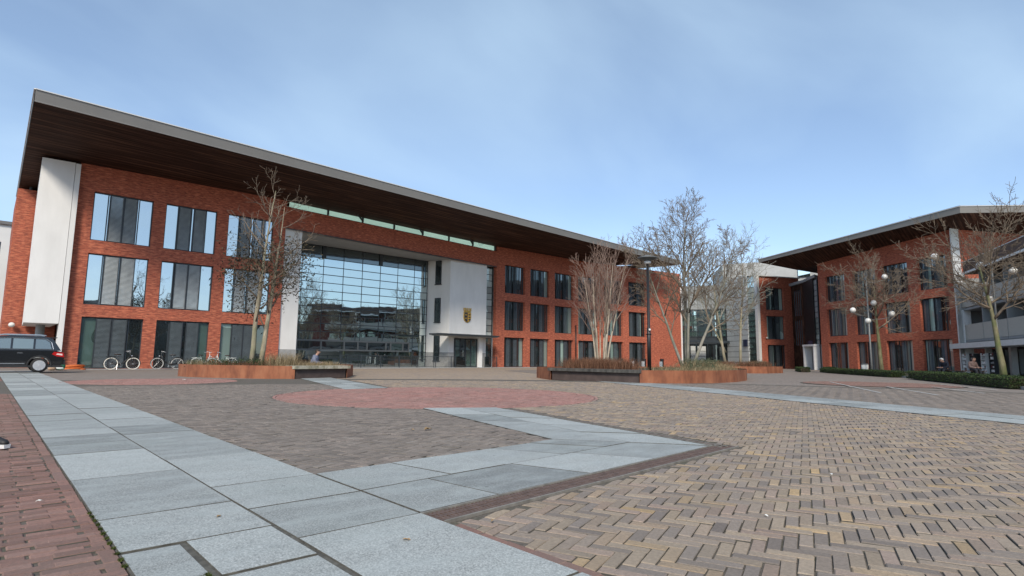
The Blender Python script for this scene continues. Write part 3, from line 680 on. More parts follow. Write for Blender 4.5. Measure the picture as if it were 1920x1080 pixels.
MB().prism([tuple(on_front(u, 0, o)[:2]) for u, o in ((3.50, .02), (3.95, .02), (3.95, .32), (3.50, .32))], 0, 2.98).build('door_pier', 'white_paint', th)
# canopy
cp = MB().prism([(30.1, 42.55), (37.5, 42.75), (37.5, 44.2), (30.1, 44.15)], 3.0, 3.13).build('canopy', 'frame_dark', th)
MB().prism([(30.3, 42.7), (37.4, 42.9), (37.4, 44.1), (30.3, 44.05)], 2.93, 2.995).build('canopy_lining', 'panel_grey', cp)
MB().tube([(36.85, 43.1, -.05), (36.85, 43.1, 2.93)], .05, 8).build('column', 'chrome', cp)
# striped glass bay between the white block and the right wing
by = MB()
for k in range(16): by.box(37.14, 38.4, 45.0, 45.08, .3+k*.66-.02, .3+k*.66+.02)
for x in (37.16, 38.4): by.box(x-.04, x+.04, 44.98, 45.1, -.05, 10.36)
by = by.build('glass_bay', 'frame_dark', th)
for k in range(15): MB().box(37.2, 38.36, 45.03, 45.05, .33+k*.66, .93+k*.66).build('pane', 'glass_frost' if k > 3 else 'glass_ground', by)
# coat of arms
ca_ = on_front(2.15, 0, 0); sh_c = lambda u, z: (u, z)
def relief(pts, th_, mat, name, par, off):
    mb = MB(); n = len(pts); cx = sum(p[0] for p in pts)/n; cz = sum(p[1] for p in pts)/n
    for o, k in ((off, 1), (off+th_*.7, 1), (off+th_, .9)): mb.v += [tuple(on_front(2.15+cx+(u-cx)*k, cz+(z-cz)*k, o)) for u, z in pts]
    for b in (0, n):
        for i in range(n): j = (i+1) % n; mb.f.append((b+i, b+j, b+n+j, b+n+i))
    mb.f.append(tuple(2*n+i for i in range(n))); return mb.build(name, mat, par)
arms = thing('coat_of_arms', 'gold and black heraldic shield with a gold crown on the white entrance wall', 'coat of arms', tuple(on_front(2.15, 4.34, .02)))
shield = [(-.46, 5.36), (.46, 5.36), (.47, 4.85), (.40, 4.58), (.22, 4.42), (0, 4.34), (-.22, 4.42), (-.40, 4.58), (-.47, 4.85)]
relief(shield, .09, 'gold', 'shield', arms, .004)
relief([(-.42, 5.31), (-.02, 5.31), (-.02, 4.40), (-.2, 4.47), (-.36, 4.62), (-.43, 4.86)], .03, 'enamel_black', 'field', arms, .095)
relief([(.02, 5.31), (.42, 5.31), (.43, 4.86), (.36, 4.62), (.2, 4.47), (.02, 4.40)], .03, 'enamel_yellow', 'field', arms, .095)
for z in (5.13, 4.88, 4.65): relief([(.07, z), (.16, z+.07), (.26, z+.03), (.36, z+.07), (.33, z-.05), (.2, z-.08), (.1, z-.06)], .02, 'enamel_black', 'charge', arms, .126)
for z in (5.1, 4.75): relief([(-.36, z), (-.22, z+.1), (-.1, z), (-.22, z-.1)], .015, 'gold', 'charge', arms, .126)
relief([(-.40, 5.40), (.40, 5.40), (.44, 5.52), (-.44, 5.52)], .11, 'gold', 'crown_band', arms, .004)
for i in range(5):
    u = -.42+i*.21; relief([(u-.05, 5.525), (u+.05, 5.525), (u+.035, 5.64), (u+.075, 5.72), (u, 5.80), (u-.075, 5.72), (u-.035, 5.64)], .07, 'gold', 'crown_point', arms, .012)
# roof: sloping dark board soffit, grey fascia
FL, FR, BL, BR = Vector((.68, 35.1, 13.05)), Vector((64.3, 38.75, 13.02)), Vector((.70, 42.2, 12.3)), Vector((57.9, 43.25, 12.72))
mb = MB(); nu, nv = 30, 6; g = []
XB = [Vector((.72, 53, 11.4)), Vector((56.5, 56, 12.3))]
for i in range(nu+1):
    t_ = i/nu; f, b, e = FL.lerp(FR, t_), BL.lerp(BR, t_), XB[0].lerp(XB[1], t_)
    row = [f.lerp(b, k/nv) for k in range(nv+1)]+[e]; g.append(row)
nr = nv+2
for r in g: mb.v += [tuple(p) for p in r]
for i in range(nu):
    for k in range(nr-1): mb.f.append((i*nr+k, i*nr+k+1, (i+1)*nr+k+1, (i+1)*nr+k))
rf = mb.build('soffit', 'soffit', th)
mb = MB(); hgt = Vector((0, 0, .50)); o_ = Vector((0, -.03, 0))
for i in range(nu): a, b = g[i][0]+o_, g[i+1][0]+o_; mb.quad(a-Vector((0, 0, .03)), b-Vector((0, 0, .03)), b+hgt-Vector((0, .10, 0)), a+hgt-Vector((0, .10, 0)))
a, b = g[0][0]+o_, g[0][-1]; mb.quad(b-Vector((.03, 0, .03)), a-Vector((.03, 0, .03)), a+hgt-Vector((.03, .1, 0)), b+hgt-Vector((.03, 0, 0)))
a, b = g[-1][0]+o_, g[-1][-1]; mb.quad(a-Vector((0, 0, .03)), b-Vector((0, 0, .03)), b+hgt, a+hgt-Vector((0, .1, 0)))
mb.build('fascia', 'fascia', th)
mb = MB(); mb.bar(tuple(FL+hgt+Vector((0, -.13, .02))), tuple(FR+hgt+Vector((0, -.13, .02))), .09, .05); mb.bar(tuple(FL+hgt+Vector((-.03, -.13, .021))), tuple(g[0][-1]+hgt+Vector((-.03, 0, .02))), .09, .05); mb.build('roof_trim', 'trim_light', th)
mb = MB().bar(tuple(FL+Vector((0, -.02, -.05))), tuple(FR+Vector((0, -.02, -.05))), .06, .05); mb.build('drip_edge', 'fascia', th)
MB().quad(FL+hgt-Vector((0, .1, 0)), FR+hgt-Vector((0, .1, 0)), XB[1]+hgt*2, XB[0]+hgt*2).build('roof', 'roof_felt', th)
# body behind the facades, ends
MB().prism([(3.4, 42.62), (15.6, 42.62), (15.75, 47.3), (38.5, 47.5), (38.6, 44.95), (51.0, 44.95), (68.6, 41.9), (69.5, 56), (3.4, 56)], -.1, 12.0).build('core', 'plaster_grey', th)
# white stair tower at the left end, on a round column
tw = [(1.46, 42.0), (3.0, 41.9), (3.0, 48.2), (1.62, 48.2)]
mb = MB(); prof = []
for i in range(9):
    q = i/8; x = 1.46+1.54*q; prof.append((x, 41.98-.10*q))
mb.prism(prof+[(3.0, 48.2), (1.62, 48.2)], 2.60, 12.17); mb.build('stair_tower', 'plaster', th)
MB().prism([(3.02, 41.86), (3.27, 41.86), (3.27, 42.6), (3.02, 42.6)], -.1, 12.14).build('corner_trim', 'plaster', th)
MB().tube([(2.35, 44.5, -.1), (2.35, 44.5, 2.6)], .22, 16).build('column', 'panel_grey', th)
_, an = wall(th, 'wall', (.66, 48.4), (3.3, 48.4), -.1, 11.55, [], 'brick_dark'); MB().prism([(.66, 48.76), (3.4, 48.76), (3.4, 56), (.66, 56)], -.1, 11.5).build('side_core', 'brick_dark', th)
MB().tube([(1.3, 48.6, 11.5), (1.3, 48.6, 12.0)], .09, 8).build('post', 'frame_dark', th)
wl = thing('wall_lamp', 'white globe lamp on the brick wall beside the white stair tower', 'lamp', (.98, 48.3, 2.62))
b_ = MB(); b_.lathe([(.02, -.16), (.10, -.13), (.155, -.06), (.165, 0), (.155, .06), (.10, .13), (.02, .16)], 16, (1.12, 48.1, 2.66)); b_.build('globe', 'globe', wl, True)
MB().bar((1.12, 48.2, 2.66), (1.12, 48.41, 2.66), .05).build('bracket', 'pole_grey', wl)
# railing in front of the entrance glass
rl = thing('railing', 'dark metal railing with thin bars in front of the entrance glass', 'railing', (29.5, 43.7, 0))
px_ = [21.3+i*1.57 for i in range(6)]
def rail_run(pts, group=None):
    for a, b in zip(pts, pts[1:]):
        a, b = Vector(a), Vector(b); mb = MB(); L = (b-a).length; n = int(L/.115)
        for i in range(1, n): q = a.lerp(b, i/n); mb.bar((q.x, q.y, .1), (q.x, q.y, 1.0), .016)
        stuff(mb.build('bars', 'frame_dark', rl)); mb = MB(); mb.bar((a.x, a.y, 1.02), (b.x, b.y, 1.02), .05, .04); mb.build('top_rail', 'frame_slate', rl); MB().bar((a.x, a.y, .09), (b.x, b.y, .09), .04, .03).build('bottom_rail', 'frame_slate', rl)
    for p in pts: MB().bar((p[0], p[1], -.05), (p[0], p[1], 1.06), .055).build('post', 'frame_slate', rl)
rail_run([(21.2+i*1.85, 43.55+i*.04, 0) for i in range(6)]); rail_run([(30.6, 43.72, 0), (32.4, 43.74, 0), (32.9, 43.75, 0)]); rail_run([(36.6, 43.85, 0), (38.2, 43.9, 0)])
for u in (33.0, 36.55): MB().box(u-.02, u+1.0 if u < 34 else u+.5, 43.72, 43.74, .05, 1.05).build('screen_panel', 'glass_dark', rl)
# threshold strip along the facade
mb = MB(); mb.prism([(3.0, 41.2), (16, 41.6), (38, 43.2), (51, 43.4), (69, 40.3), (69, 47), (3, 47)], -.06, .012); struct(mb.build('apron', 'plinth_grey'))
# white house behind the left end
hw = thing('house', 'white plastered house behind the left end of the town hall', 'house', (-4, 62, 0))
_, an = wall(hw, 'wall', (-14, 60), (.7, 60), -.1, 11.0, [(13.75, 14.2, 5.2, 9.6), (8, 12, 5.2, 9.6), (8, 12, .5, 3.6)], 'house_white')
for x, w_, z0, h_ in ((-.25, .45, 5.2, 4.4), (-6, 4, 5.2, 4.4), (-6, 4, .5, 3.1)):
    q = MB(); q.box(x, x+.06, 60.15, 60.2, z0, z0+h_); q.box(x+w_-.06, x+w_, 60.15, 60.2, z0, z0+h_); q.box(x+.06, x+w_-.06, 60.151, 60.199, z0+h_*.45, z0+h_*.45+.07); q.box(x+.06, x+w_-.06, 60.151, 60.199, z0, z0+.06)
    q = q.build('window', 'frame_slate', hw); MB().box(x+.06, x+w_-.06, 60.22, 60.24, z0, z0+h_).build('pane', 'glass_dark', q)
MB().prism([(-14, 60.4), (.7, 60.4), (.7, 70), (-14, 70)], -.1, 10.95).build('body', 'house_white', hw); MB().prism([(-14.2, 59.8), (.9, 59.8), (.9, 70), (-14.2, 70)], 11.0, 11.25).build('roof', 'roof_felt', hw)
MB().tube([(50.72, 44.28, -.1), (50.72, 44.28, 4.85)], .075, 8).build('downpipe', 'black_paint', th, True)

# ------------------------------------------------------------------ second brick office building on the right
ob = thing('office_building', 'red brick office wing with sloping dark roof behind the street trees', 'office building', (66, 16, 0))
bdv = Vector((-.5295, -.8483)); B0 = Vector((69.903, 21.718))
def bs(s): q = B0+bdv*s; return (q.x, q.y)
wsB = [(-2.68, .25), (1.46, 4.5), (5.38, 8.4), (9.5, 12.48)]; U0 = -3.85
ops = [(a-U0, b-U0, c, d) for a, b in wsB for c, d, _ in rows2]
_, an = wall(ob, 'wall', bs(U0), bs(13.3), -.25, 12.9, ops, 'brick_dark', .45)
for a, b in wsB:
    for c, d, st in rows2: window(ob, bs(U0), an, a-U0, b-a, c, d-c, st, .28)
c0 = Vector(bs(13.3)); sdir = Vector((.905, -.425))                      # side wall, lit
MB().obox((c0.x+.10, c0.y-.12, 6.3), (*bdv, 0), (*sdir, 0), (0, 0, 1), .12, .95, 13.2).build('corner_trim', 'trim_light', ob)
_, an = wall(ob, 'wall', (c0.x+.52, c0.y-.24), (c0.x+14, c0.y-6.6), -.25, 13.1, [], 'brick', .4)
MB().prism([bs(U0+.2), bs(13.2), (c0.x+13.6, c0.y-6.0), (86, 20), (80, 26)][::-1] if False else [(72.3, 24.6), (63.5, 10.6), (76.6, 4.4), (88, 18), (80, 27)], -.2, 12.6).build('core', 'plaster_grey', ob)
rF = [Vector((70.7, 31.4, 13.25)), Vector((58.7, 9.1, 13.35)), Vector((68, .9, 13.7))]; rW = [Vector((74.2, 28.2, 12.35)), Vector((62.8, 10.4, 12.85)), Vector((76.5, 3.6, 13.25))]
mb = MB()
for i in range(2):
    for k in range(4):
        a, b = rF[i].lerp(rW[i], k/4), rF[i].lerp(rW[i], (k+1)/4); c, d = rF[i+1].lerp(rW[i+1], k/4), rF[i+1].lerp(rW[i+1], (k+1)/4); mb.quad(a, b, d, c)
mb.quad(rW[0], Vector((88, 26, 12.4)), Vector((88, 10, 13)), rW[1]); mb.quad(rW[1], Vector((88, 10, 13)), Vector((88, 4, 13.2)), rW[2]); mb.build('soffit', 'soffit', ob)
mb = MB(); hh = Vector((0, 0, .62)); nn = Vector((-.05, -.02, -.03))
for i in range(2): mb.quad(rF[i]+nn, rF[i+1]+nn, rF[i+1]+hh+nn*3, rF[i]+hh*.7+nn*3 if i == 0 else rF[i]+hh+nn*3)
mb.quad(rF[0]+nn, rW[0]+Vector((8, -4, 0)), rW[0]+Vector((8, -4, .5)), rF[0]+hh*.7+nn*3); mb.build('fascia', 'fascia', ob)
mb = MB(); mb.bar(tuple(rF[0]+hh*.72+nn*3), tuple(rF[1]+hh+nn*3), .1, .05); mb.bar(tuple(rF[1]+hh+nn*3), tuple(rF[2]+hh+nn*3), .1, .05); mb.build('roof_trim', 'trim_light', ob)
MB().quad(rF[0]+hh*.7, rF[1]+hh, Vector((88, 5, 14.6)), Vector((90, 30, 14.4))).build('roof', 'roof_felt', ob); MB().quad(rF[1]+hh, rF[2]+hh, Vector((88, 5, 14.6))).build('roof', 'roof_felt', ob)
# ------------------------------------------------------------------ annex: brick block, glazed hall, dark glass link
ax = thing('brick_annex', 'narrow three-storey red brick annex between the glazed hall and the office wing', 'office building', (78, 32, 0))
cA, cB = (74.72, 33.75), (81.2, 30.70); cd = Vector((cB[0]-cA[0], cB[1]-cA[1])).normalized()
ops = [(1.6, 4.55, c, d) for c, d, _ in rows2]
_, an = wall(ax, 'wall', (cA[0]+cd.x*.42, cA[1]+cd.y*.42), cB, -.3, 12.2, [(a-.42, b-.42, c, d) for a, b, c, d in ops], 'brick_dark', .45)
for c, d, st in rows2: window(ax, cA, an, 1.6, 2.95, c, d-c, st, .3)
MB().obox((cA[0]+cd.x*.2, cA[1]+cd.y*.2, 6.1), (*cd, 0), (-cd.y, cd.x, 0), (0, 0, 1), .40, .5, 12.5).build('corner_trim', 'trim_light', ax)
MB().prism([(75.35, 33.95), (81.2, 31.2), (84, 37), (83, 38.2)], -.2, 12.15).build('core', 'brick_dark', ax)
MB().bar((75.0, 33.6, 12.25), (81.3, 30.65, 12.25), .5, .1).build('coping', 'trim_light', ax)
bx_ = MB().lathe([(.01, -.1), (.12, -.06), (.14, .05), (.02, .1)], 10, (75.9, 33.0, 4.0)).build('alarm_lamp', 'globe', ax, True)
# dark link block
lk = thing('glass_link', 'dark glazed link with small white entrance between the brick annex and office wing', 'building link', (77, 28, 0))
lA, lM, lB = Vector((79.9, 31.2)), Vector((77.1, 28.4)), Vector((73.0, 25.5))
_, an = wall(lk, 'wall', tuple(lA), tuple(lM), -.3, 11.0, [(.9, 2.6, 6.9, 10.3), (.9, 2.6, 3.0, 6.2)], 'soffit', .3)
dv = (lM-lA).normalized()
for z0 in (6.9, 3.0):
    q = MB(); a = lA+dv*.9; L = 1.7
    for u in (0, .55, 1.15, 1.7): q.bar((a.x+dv.x*u, a.y+dv.y*u, z0), (a.x+dv.x*u, a.y+dv.y*u, z0+3.3), .07)
    q = q.build('window', 'frame_slate', lk); b = a+dv*L
    MB().quad((a.x+.1, a.y+.1, z0), (b.x+.1, b.y+.1, z0), (b.x+.1, b.y+.1, z0+3.3), (a.x+.1, a.y+.1, z0+3.3)).build('pane', 'glass_wing', q)
bay = MB(); dv2 = (lB-lM).normalized(); Lb = (lB-lM).length
for k in range(13): z = 2.9+k*.66; bay.bar((lM.x, lM.y, z), (lB.x, lB.y, z), .08, .05)
for u in (0, Lb): bay.bar((lM.x+dv2.x*u, lM.y+dv2.y*u, 0), (lM.x+dv2.x*u, lM.y+dv2.y*u, 11.2), .1)
bay = bay.build('glass_bay', 'frame_dark', lk)
for k in range(12): z = 2.94+k*.66; MB().quad((lM.x+.04, lM.y+.03, z), (lB.x+.04, lB.y+.03, z), (lB.x+.04, lB.y+.03, z+.58), (lM.x+.04, lM.y+.03, z+.58)).build('pane', 'panel_grey' if k > 4 else 'glass_frost', bay)
MB().prism([(79.8, 31.5), (77.0, 28.6), (72.9, 25.7), (80, 26), (84, 32)], 11.05, 11.4).build('roof', 'panel_grey', lk); MB().prism([(80.2, 31.4), (77.5, 28.8), (73.9, 26.3), (80, 26), (84, 31)], -.2, 11.0).build('core', 'black_paint', lk)
pc = Vector((74.6, 26.5)); pt = MB()
dvp = Vector((-.70, -.71)); 
for u in (-1.25, 1.25): pt.obox((pc.x+dvp.x*u-.35, pc.y+dvp.y*u+.3, 1.35), (*dvp, 0), (-dvp.y, dvp.x, 0), (0, 0, 1), .22, 1.1, 2.9)
pt.obox((pc.x-.35, pc.y+.3, 2.9), (*dvp, 0), (-dvp.y, dvp.x, 0), (0, 0, 1), 2.9, 1.15, .22); pt.build('porch', 'white_paint', lk)
q = MB()
for u in (-1.0, 0, 1.0): q.obox((pc.x+dvp.x*u, pc.y+dvp.y*u, 1.35), (*dvp, 0), (-dvp.y, dvp.x, 0), (0, 0, 1), .08, .1, 2.7)
q = q.build('door', 'frame_dark', lk); MB().obox((pc.x+.05, pc.y+.02, 1.35), (*dvp, 0), (-dvp.y, dvp.x, 0), (0, 0, 1), 2.1, .04, 2.6).build('pane', 'glass_dark', q)
MB().obox((pc.x-.5, pc.y+.5, 3.25), (*dvp, 0), (-dvp.y, dvp.x, 0), (0, 0, 1), 1.0, .06, .42).build('sign', 'sign_blue', lk)
# glazed hall with banded panels (curved front)
gh = thing('glazed_hall', 'curved grey hall with banded panels and glass front between the brick wings', 'hall', (80, 42, 0))
arc = [(69.6, 44.6), (73.5, 46.6), (77.0, 46.6), (79.2, 44.8), (80.0, 42.2), (79.5, 40.3)]
for s_, (a, b) in enumerate(zip(arc, arc[1:])):
    L = math.hypot(b[0]-a[0], b[1]-a[1]); dx = Vector((b[0]-a[0], b[1]-a[1])).normalized()
    fr = MB(); zs = [0, 3.4, 4.5]+[4.5+.8*k for k in range(1, 6)]
    for z in zs[1:]: fr.bar((a[0], a[1], z), (b[0], b[1], z), .10, .06)
    for u in (0, L/2): fr.bar((a[0]+dx.x*u, a[1]+dx.y*u, 0), (a[0]+dx.x*u, a[1]+dx.y*u, 8.6), .10)
    fr = fr.build('glazing', 'frame_slate', gh)
    for z0, z1 in zip(zs, zs[1:]):
        n = Vector((-dx.y, dx.x))*.06
        MB().quad((a[0]+n.x, a[1]+n.y, z0+.03), (b[0]+n.x, b[1]+n.y, z0+.03), (b[0]+n.x, b[1]+n.y, z1-.03), (a[0]+n.x, a[1]+n.y, z1-.03)).build('pane', 'frame_dark' if 3.3 < z0 < 4.4 else ('glass_ground' if rnd.random() < .6 else 'glass_hall') if z0 > 3 else 'glass_dark', fr)
    for k in range(5):
        z = 8.6+k*.72; MB().obox(((a[0]+b[0])/2, (a[1]+b[1])/2, z+.34), (*dx, 0), (-dx.y, dx.x, 0), (0, 0, 1), L+.03, .10, .68).build('panel', 'panel_grey', gh)
for x0, x1 in ((76.4, 77.2), (77.6, 79.0)):
    for k in range(4): MB().obox(((x0+x1)/2, 44.5-(x0-76)*.45, .4+k*.76), (.91, -.41, 0), (.41, .91, 0), (0, 0, 1), x1-x0, .1, .70).build('panel', 'panel_white', gh)
MB().bar((70, 43.9, 3.6), (80.2, 40.0, 3.6), 1.6, .35).build('canopy', 'frame_slate', gh)
MB().prism([(69.6, 45.2), (73.5, 47.2), (77.0, 47.2), (79.6, 45.3), (80.6, 42.2), (80.2, 40.5), (90, 42), (85, 58), (70, 58)], -.1, 12.15).build('core', 'plaster_grey', gh)
pw = [(79.3, 40.2), (78.2, 38.6), (77.0, 37.0), (75.95, 35.5)]
for a, b in zip(pw, pw[1:]):
    dx = Vector((b[0]-a[0], b[1]-a[1])); L = dx.length; dx.normalize()
    for k in range(17): MB().obox(((a[0]+b[0])/2, (a[1]+b[1])/2, .35+k*.745), (*dx, 0), (-dx.y, dx.x, 0), (0, 0, 1), L+.02, .12, .69).build('panel', 'panel_white', gh)
MB().prism([(79.6, 40.6), (76.15, 35.6), (76.9, 35.2), (84, 40)], -.1, 12.55).build('wall_core', 'frame_dark', gh)
gs_ = MB()
for k in range(17): gs_.bar((75.9, 35.4, .35+k*.745), (74.95, 34.0, .35+k*.745), .08, .06)
gs_ = gs_.build('glass_strip', 'frame_dark', gh)
for k in range(16): MB().quad((75.95, 35.4, .4+k*.745), (75.0, 34.0, .4+k*.745), (75.0, 34.0, 1.05+k*.745), (75.95, 35.4, 1.05+k*.745)).build('pane', 'glass_hall' if k > 9 else 'glass_ground', gs_)
MB().obox((76.15, 36.1, 3.35), (-.58, -.81, 0), (.81, -.58, 0), (0, 0, 1), .95, .08, .95).build('sign', 'sign_blue', gh).rotation_euler = (0, 0, 0)
ph = MB(); ph.prism([(84.0, 43), (85.4, 38.8), (88.6, 33.2), (90.2, 30), (98, 34), (94, 50)], 12.0, 15.9); ph.build('penthouse', 'panel_mid', gh)
q = MB(); q.bar((88.3, 33.4, 14.6), (89.1, 32.0, 14.6), .3, 2.2); q.build('penthouse_window', 'glass_hall', gh)
# ------------------------------------------------------------------ balcony building at the right edge
bb = thing('balcony_building', 'grey concrete balcony building with shops below at the right edge', 'apartment building', (57, 7, 0))
dA = Vector((63.4, 10.33)); dd = Vector((-.8987, -.4386)); dn = Vector((-.4386, .8987))     # dn points out to the square
def dp(s, o=0): q = dA+dd*s+dn*o; return (q.x, q.y)
def dslab(name, s0, s1, o0, o1, z0, z1, mat, par=bb): return MB().prism([dp(s0, o0), dp(s1, o0), dp(s1, o1), dp(s0, o1)], z0, z1).build(name, mat, par)
dslab('wall', 0.4, 26, -2.2, -1.6, 2.6, 8.4, 'wood_red'); dslab('core', .4, 26, -9, -2.25, -.1, 8.5, 'plaster_grey')
for s0 in (0.0, 4.55, 9.1, 13.7, 18.3):
    dslab('balcony', s0+.05, s0+4.45, -.12, 0, 2.95, 4.25, 'washed_concrete'); dslab('balcony', s0+.05, s0+4.45, -.12, 0, 5.75, 7.0, 'washed_concrete')
    dslab('partition', s0-.08, s0+.04, -1.6, -.02, 2.9, 8.4, 'panel_grey')
    for z in (2.75, 5.5): dslab('balcony_floor', s0+.02, s0+4.5, -1.6, .02, z, z+.18, 'panel_grey')
    for z in (3.0, 5.9):
        f = dslab('window', s0+1.2, s0+2.6, -1.6, -1.52, z+.1, z+2.2, 'frame_dark'); dslab('pane', s0+1.3, s0+2.5, -1.515, -1.50, z+.2, z+2.1, 'glass_dark', f)
        f = dslab('window', s0+2.9, s0+4.2, -1.6, -1.52, z+.9, z+2.2, 'white_paint'); dslab('pane', s0+3.0, s0+4.1, -1.515, -1.50, z+1.0, z+2.1, 'glass_wing', f)
dslab('fascia', 2.4, 26, -3, .35, 8.45, 9.45, 'board_brown'); dslab('fascia_trim', 2.35, 26, .36, .42, 8.45, 8.62, 'white_paint'); dslab('roof_trim', 2.35, 26, -3, .37, 9.46, 9.52, 'trim_light')
dslab('shop_canopy', -.6, 26, -.9, .9, 2.2, 2.62, 'white_paint')
dslab('corner_wall', -.15, .55, -.5, .1, -.1, 12.0 if False else 5.6, 'white_paint')
for s0 in (1.6, 6.2, 10.8, 15.4): dslab('shop_pier', s0, s0+.4, -1.3, -.9, -.1, 2.2, 'white_paint'); 
for s0 in (.6, 2.0, 4.2, 6.6, 8.8, 11.2, 13.4):
    f = dslab('shop_window', s0+.04, s0+2.0, -1.42, -1.36, .1, 2.15, 'frame_dark'); dslab('pane', s0+.12, s0+1.92, -1.355, -1.34, .2, 2.05, 'glass_dark', f)
# display racks in front of the shop
rk = 0
for s0, m1 in ((.9, 'white_paint'), (2.6, 'frame_dark'), (5.0, 'white_paint'), (6.6, 'frame_dark')):
    rk += 1
    lab = ['white postcard rack nearest the brick corner under the shop canopy', 'dark display rack second from the brick corner under the shop canopy', 'white display rack third from the brick corner under the shop canopy', 'dark display rack nearest the right picture edge under the shop canopy'][rk-1]
    t = thing('display_rack', lab, 'rack', (*dp(s0+.45, .3), 0), 'racks outside the shop')
    for k in range(5): dslab('shelf', s0+.04, s0+.9, .05, .5, .25+k*.32, .29+k*.32, m1, t)
    for u in (s0, s0+.9): dslab('upright', u, u+.04, .05, .5, 0, 1.75, m1, t)
    for k in range(5):
        for j in range(3): dslab('box', s0+.07+j*.28, s0+.3+j*.28, .12, .42, .293+k*.32, .293+k*.32+rnd.uniform(.1, .22), rnd.choice(['paper', 'paper', 'bag_white', 'wood_red', 'panel_grey']), t)
# ------------------------------------------------------------------ buildings on the near side of the square (seen mirrored in the glass)
def far_block(name, label, x0, x1, y, z1, wall_mat, bands, depth=14):
    t = thing(name, label, 'apartment building', ((x0+x1)/2, y, 0))
    MB().prism([(x0, y-depth), (x1, y-depth), (x1, y), (x0, y)], -.1, z1).build('wall', wall_mat, t); MB().prism([(x0-.3, y-depth), (x1+.3, y-depth), (x1+.3, y+.5), (x0-.3, y+.5)], z1, z1+.4).build('roof', 'roof_felt', t)
    n = int((x1-x0)/3.6)
    for z0, h in bands:
        for i in range(n):
            a = x0+.6+i*(x1-x0-.6)/n; f = MB().box(a, a+2.6, y, y+.05, z0, z0+h).build('window', 'white_paint', t); MB().box(a+.1, a+2.5, y+.053, y+.07, z0+.1, z0+h-.1).build('pane', 'glass_dark', f)
        MB().box(x0, x1, y+.3, y+.45, z0-1.1, z0-.1).build('balcony', 'office_band', t); MB().box(x0, x1, y+.001, y+.5, z0-1.25, z0-1.12).build('balcony_floor', 'office_band', t)
far_block('apartment_building', 'low grey balcony building across the square, mirrored in the entrance glass', 44, 84, -20, 7.4, 'office_wall', [(1.4, 1.3), (4.4, 1.6)])
far_block('apartment_building', 'long flat building across the square, mirrored in the left wing windows', -22, 38, -26, 8.6, 'office_wall', [(1.4, 1.4), (4.2, 1.6), (6.9, 1.2)])

# ------------------------------------------------------------------ planters
def planter(name, label, pts, bench_n, h=.5, lab_b=None):
    """corten planter; the first bench_n edges of the outline are the concrete bench"""
    t = thing(name, label, 'planter', (sum(p[0] for p in pts)/len(pts), sum(p[1] for p in pts)/len(pts), 0)); n = len(pts)
    for i in range(n):
        a, b = Vector((*pts[i], 0)), Vector((*pts[(i+1) % n], 0)); d = (b-a).normalized(); nr = Vector((d.y, -d.x, 0)); L = (b-a).length
        if i < bench_n:
            MB().obox((a+b)/2-nr*.28+Vector((0, 0, .18)), d, nr, (0, 0, 1), L-.12, .5, .40).build('bench_base', 'base_brown', t)
        else: MB().obox((a+b)/2-nr*.006+Vector((0, 0, h/2-.03)), d, nr, (0, 0, 1), L, .012, h+.06).build('plate', 'corten', t)
    mb = MB(); mb.quad(*[(p[0], p[1], h-.07) for p in pts]); mb.build('soil', 'soil', t)
    return t
def bench_slabs(t, a, b, mat, n, h=.5, dep=.62):
    a, b = Vector((*a, 0)), Vector((*b, 0)); d = (b-a).normalized(); nr = Vector((d.y, -d.x, 0)); L = (b-a).length
    for i in range(n):
        c = a+d*(L*(i+.5)/n); MB().obox(c-nr*(dep/2-.10)+Vector((0, 0, h-.055)), d, nr, (0, 0, 1), L/n-.012, dep, .125).build('bench_slab', mat, t)
PL1 = [(9.25, 22.95), (11.9, 23.75), (13.6, 26.5), (14.0, 30.5), (11.5, 32.5), (8.5, 32), (6.9, 30.2), (6.35, 28.6), (6.4, 27.4), (6.9, 26.2)]
pA = planter('planter', 'rusty steel planter with two bare trees and a mossy concrete bench end', PL1, 1)
bench_slabs(pA, (9.2, 22.95), (12.0, 23.78), 'mossy_concrete', 2)
PL2 = [(18.9, 18.0), (19.15, 13.4), (20.6, 12.35), (22.5, 12.1), (25, 12.3), (27.2, 12.9), (29.6, 14.0), (32, 15.6), (33.2, 17.4), (32.6, 19.4), (30, 21), (25, 21.5), (20.5, 20.5)]
pB = planter('planter', 'long rusty steel planter with black bench and multi-stem tree', PL2, 1)
bench_slabs(pB, (18.88, 18.1), (19.15, 13.35), 'dark_concrete', 4)
PL3 = [(41.5, 22.2), (45, 19.7), (48.5, 19.9), (50.3, 21.2), (50.6, 23), (48, 25.5), (43.5, 25.5)]
pC = planter('planter', 'low rusty steel planter behind the long one, in front of the glazed hall', PL3, 0)
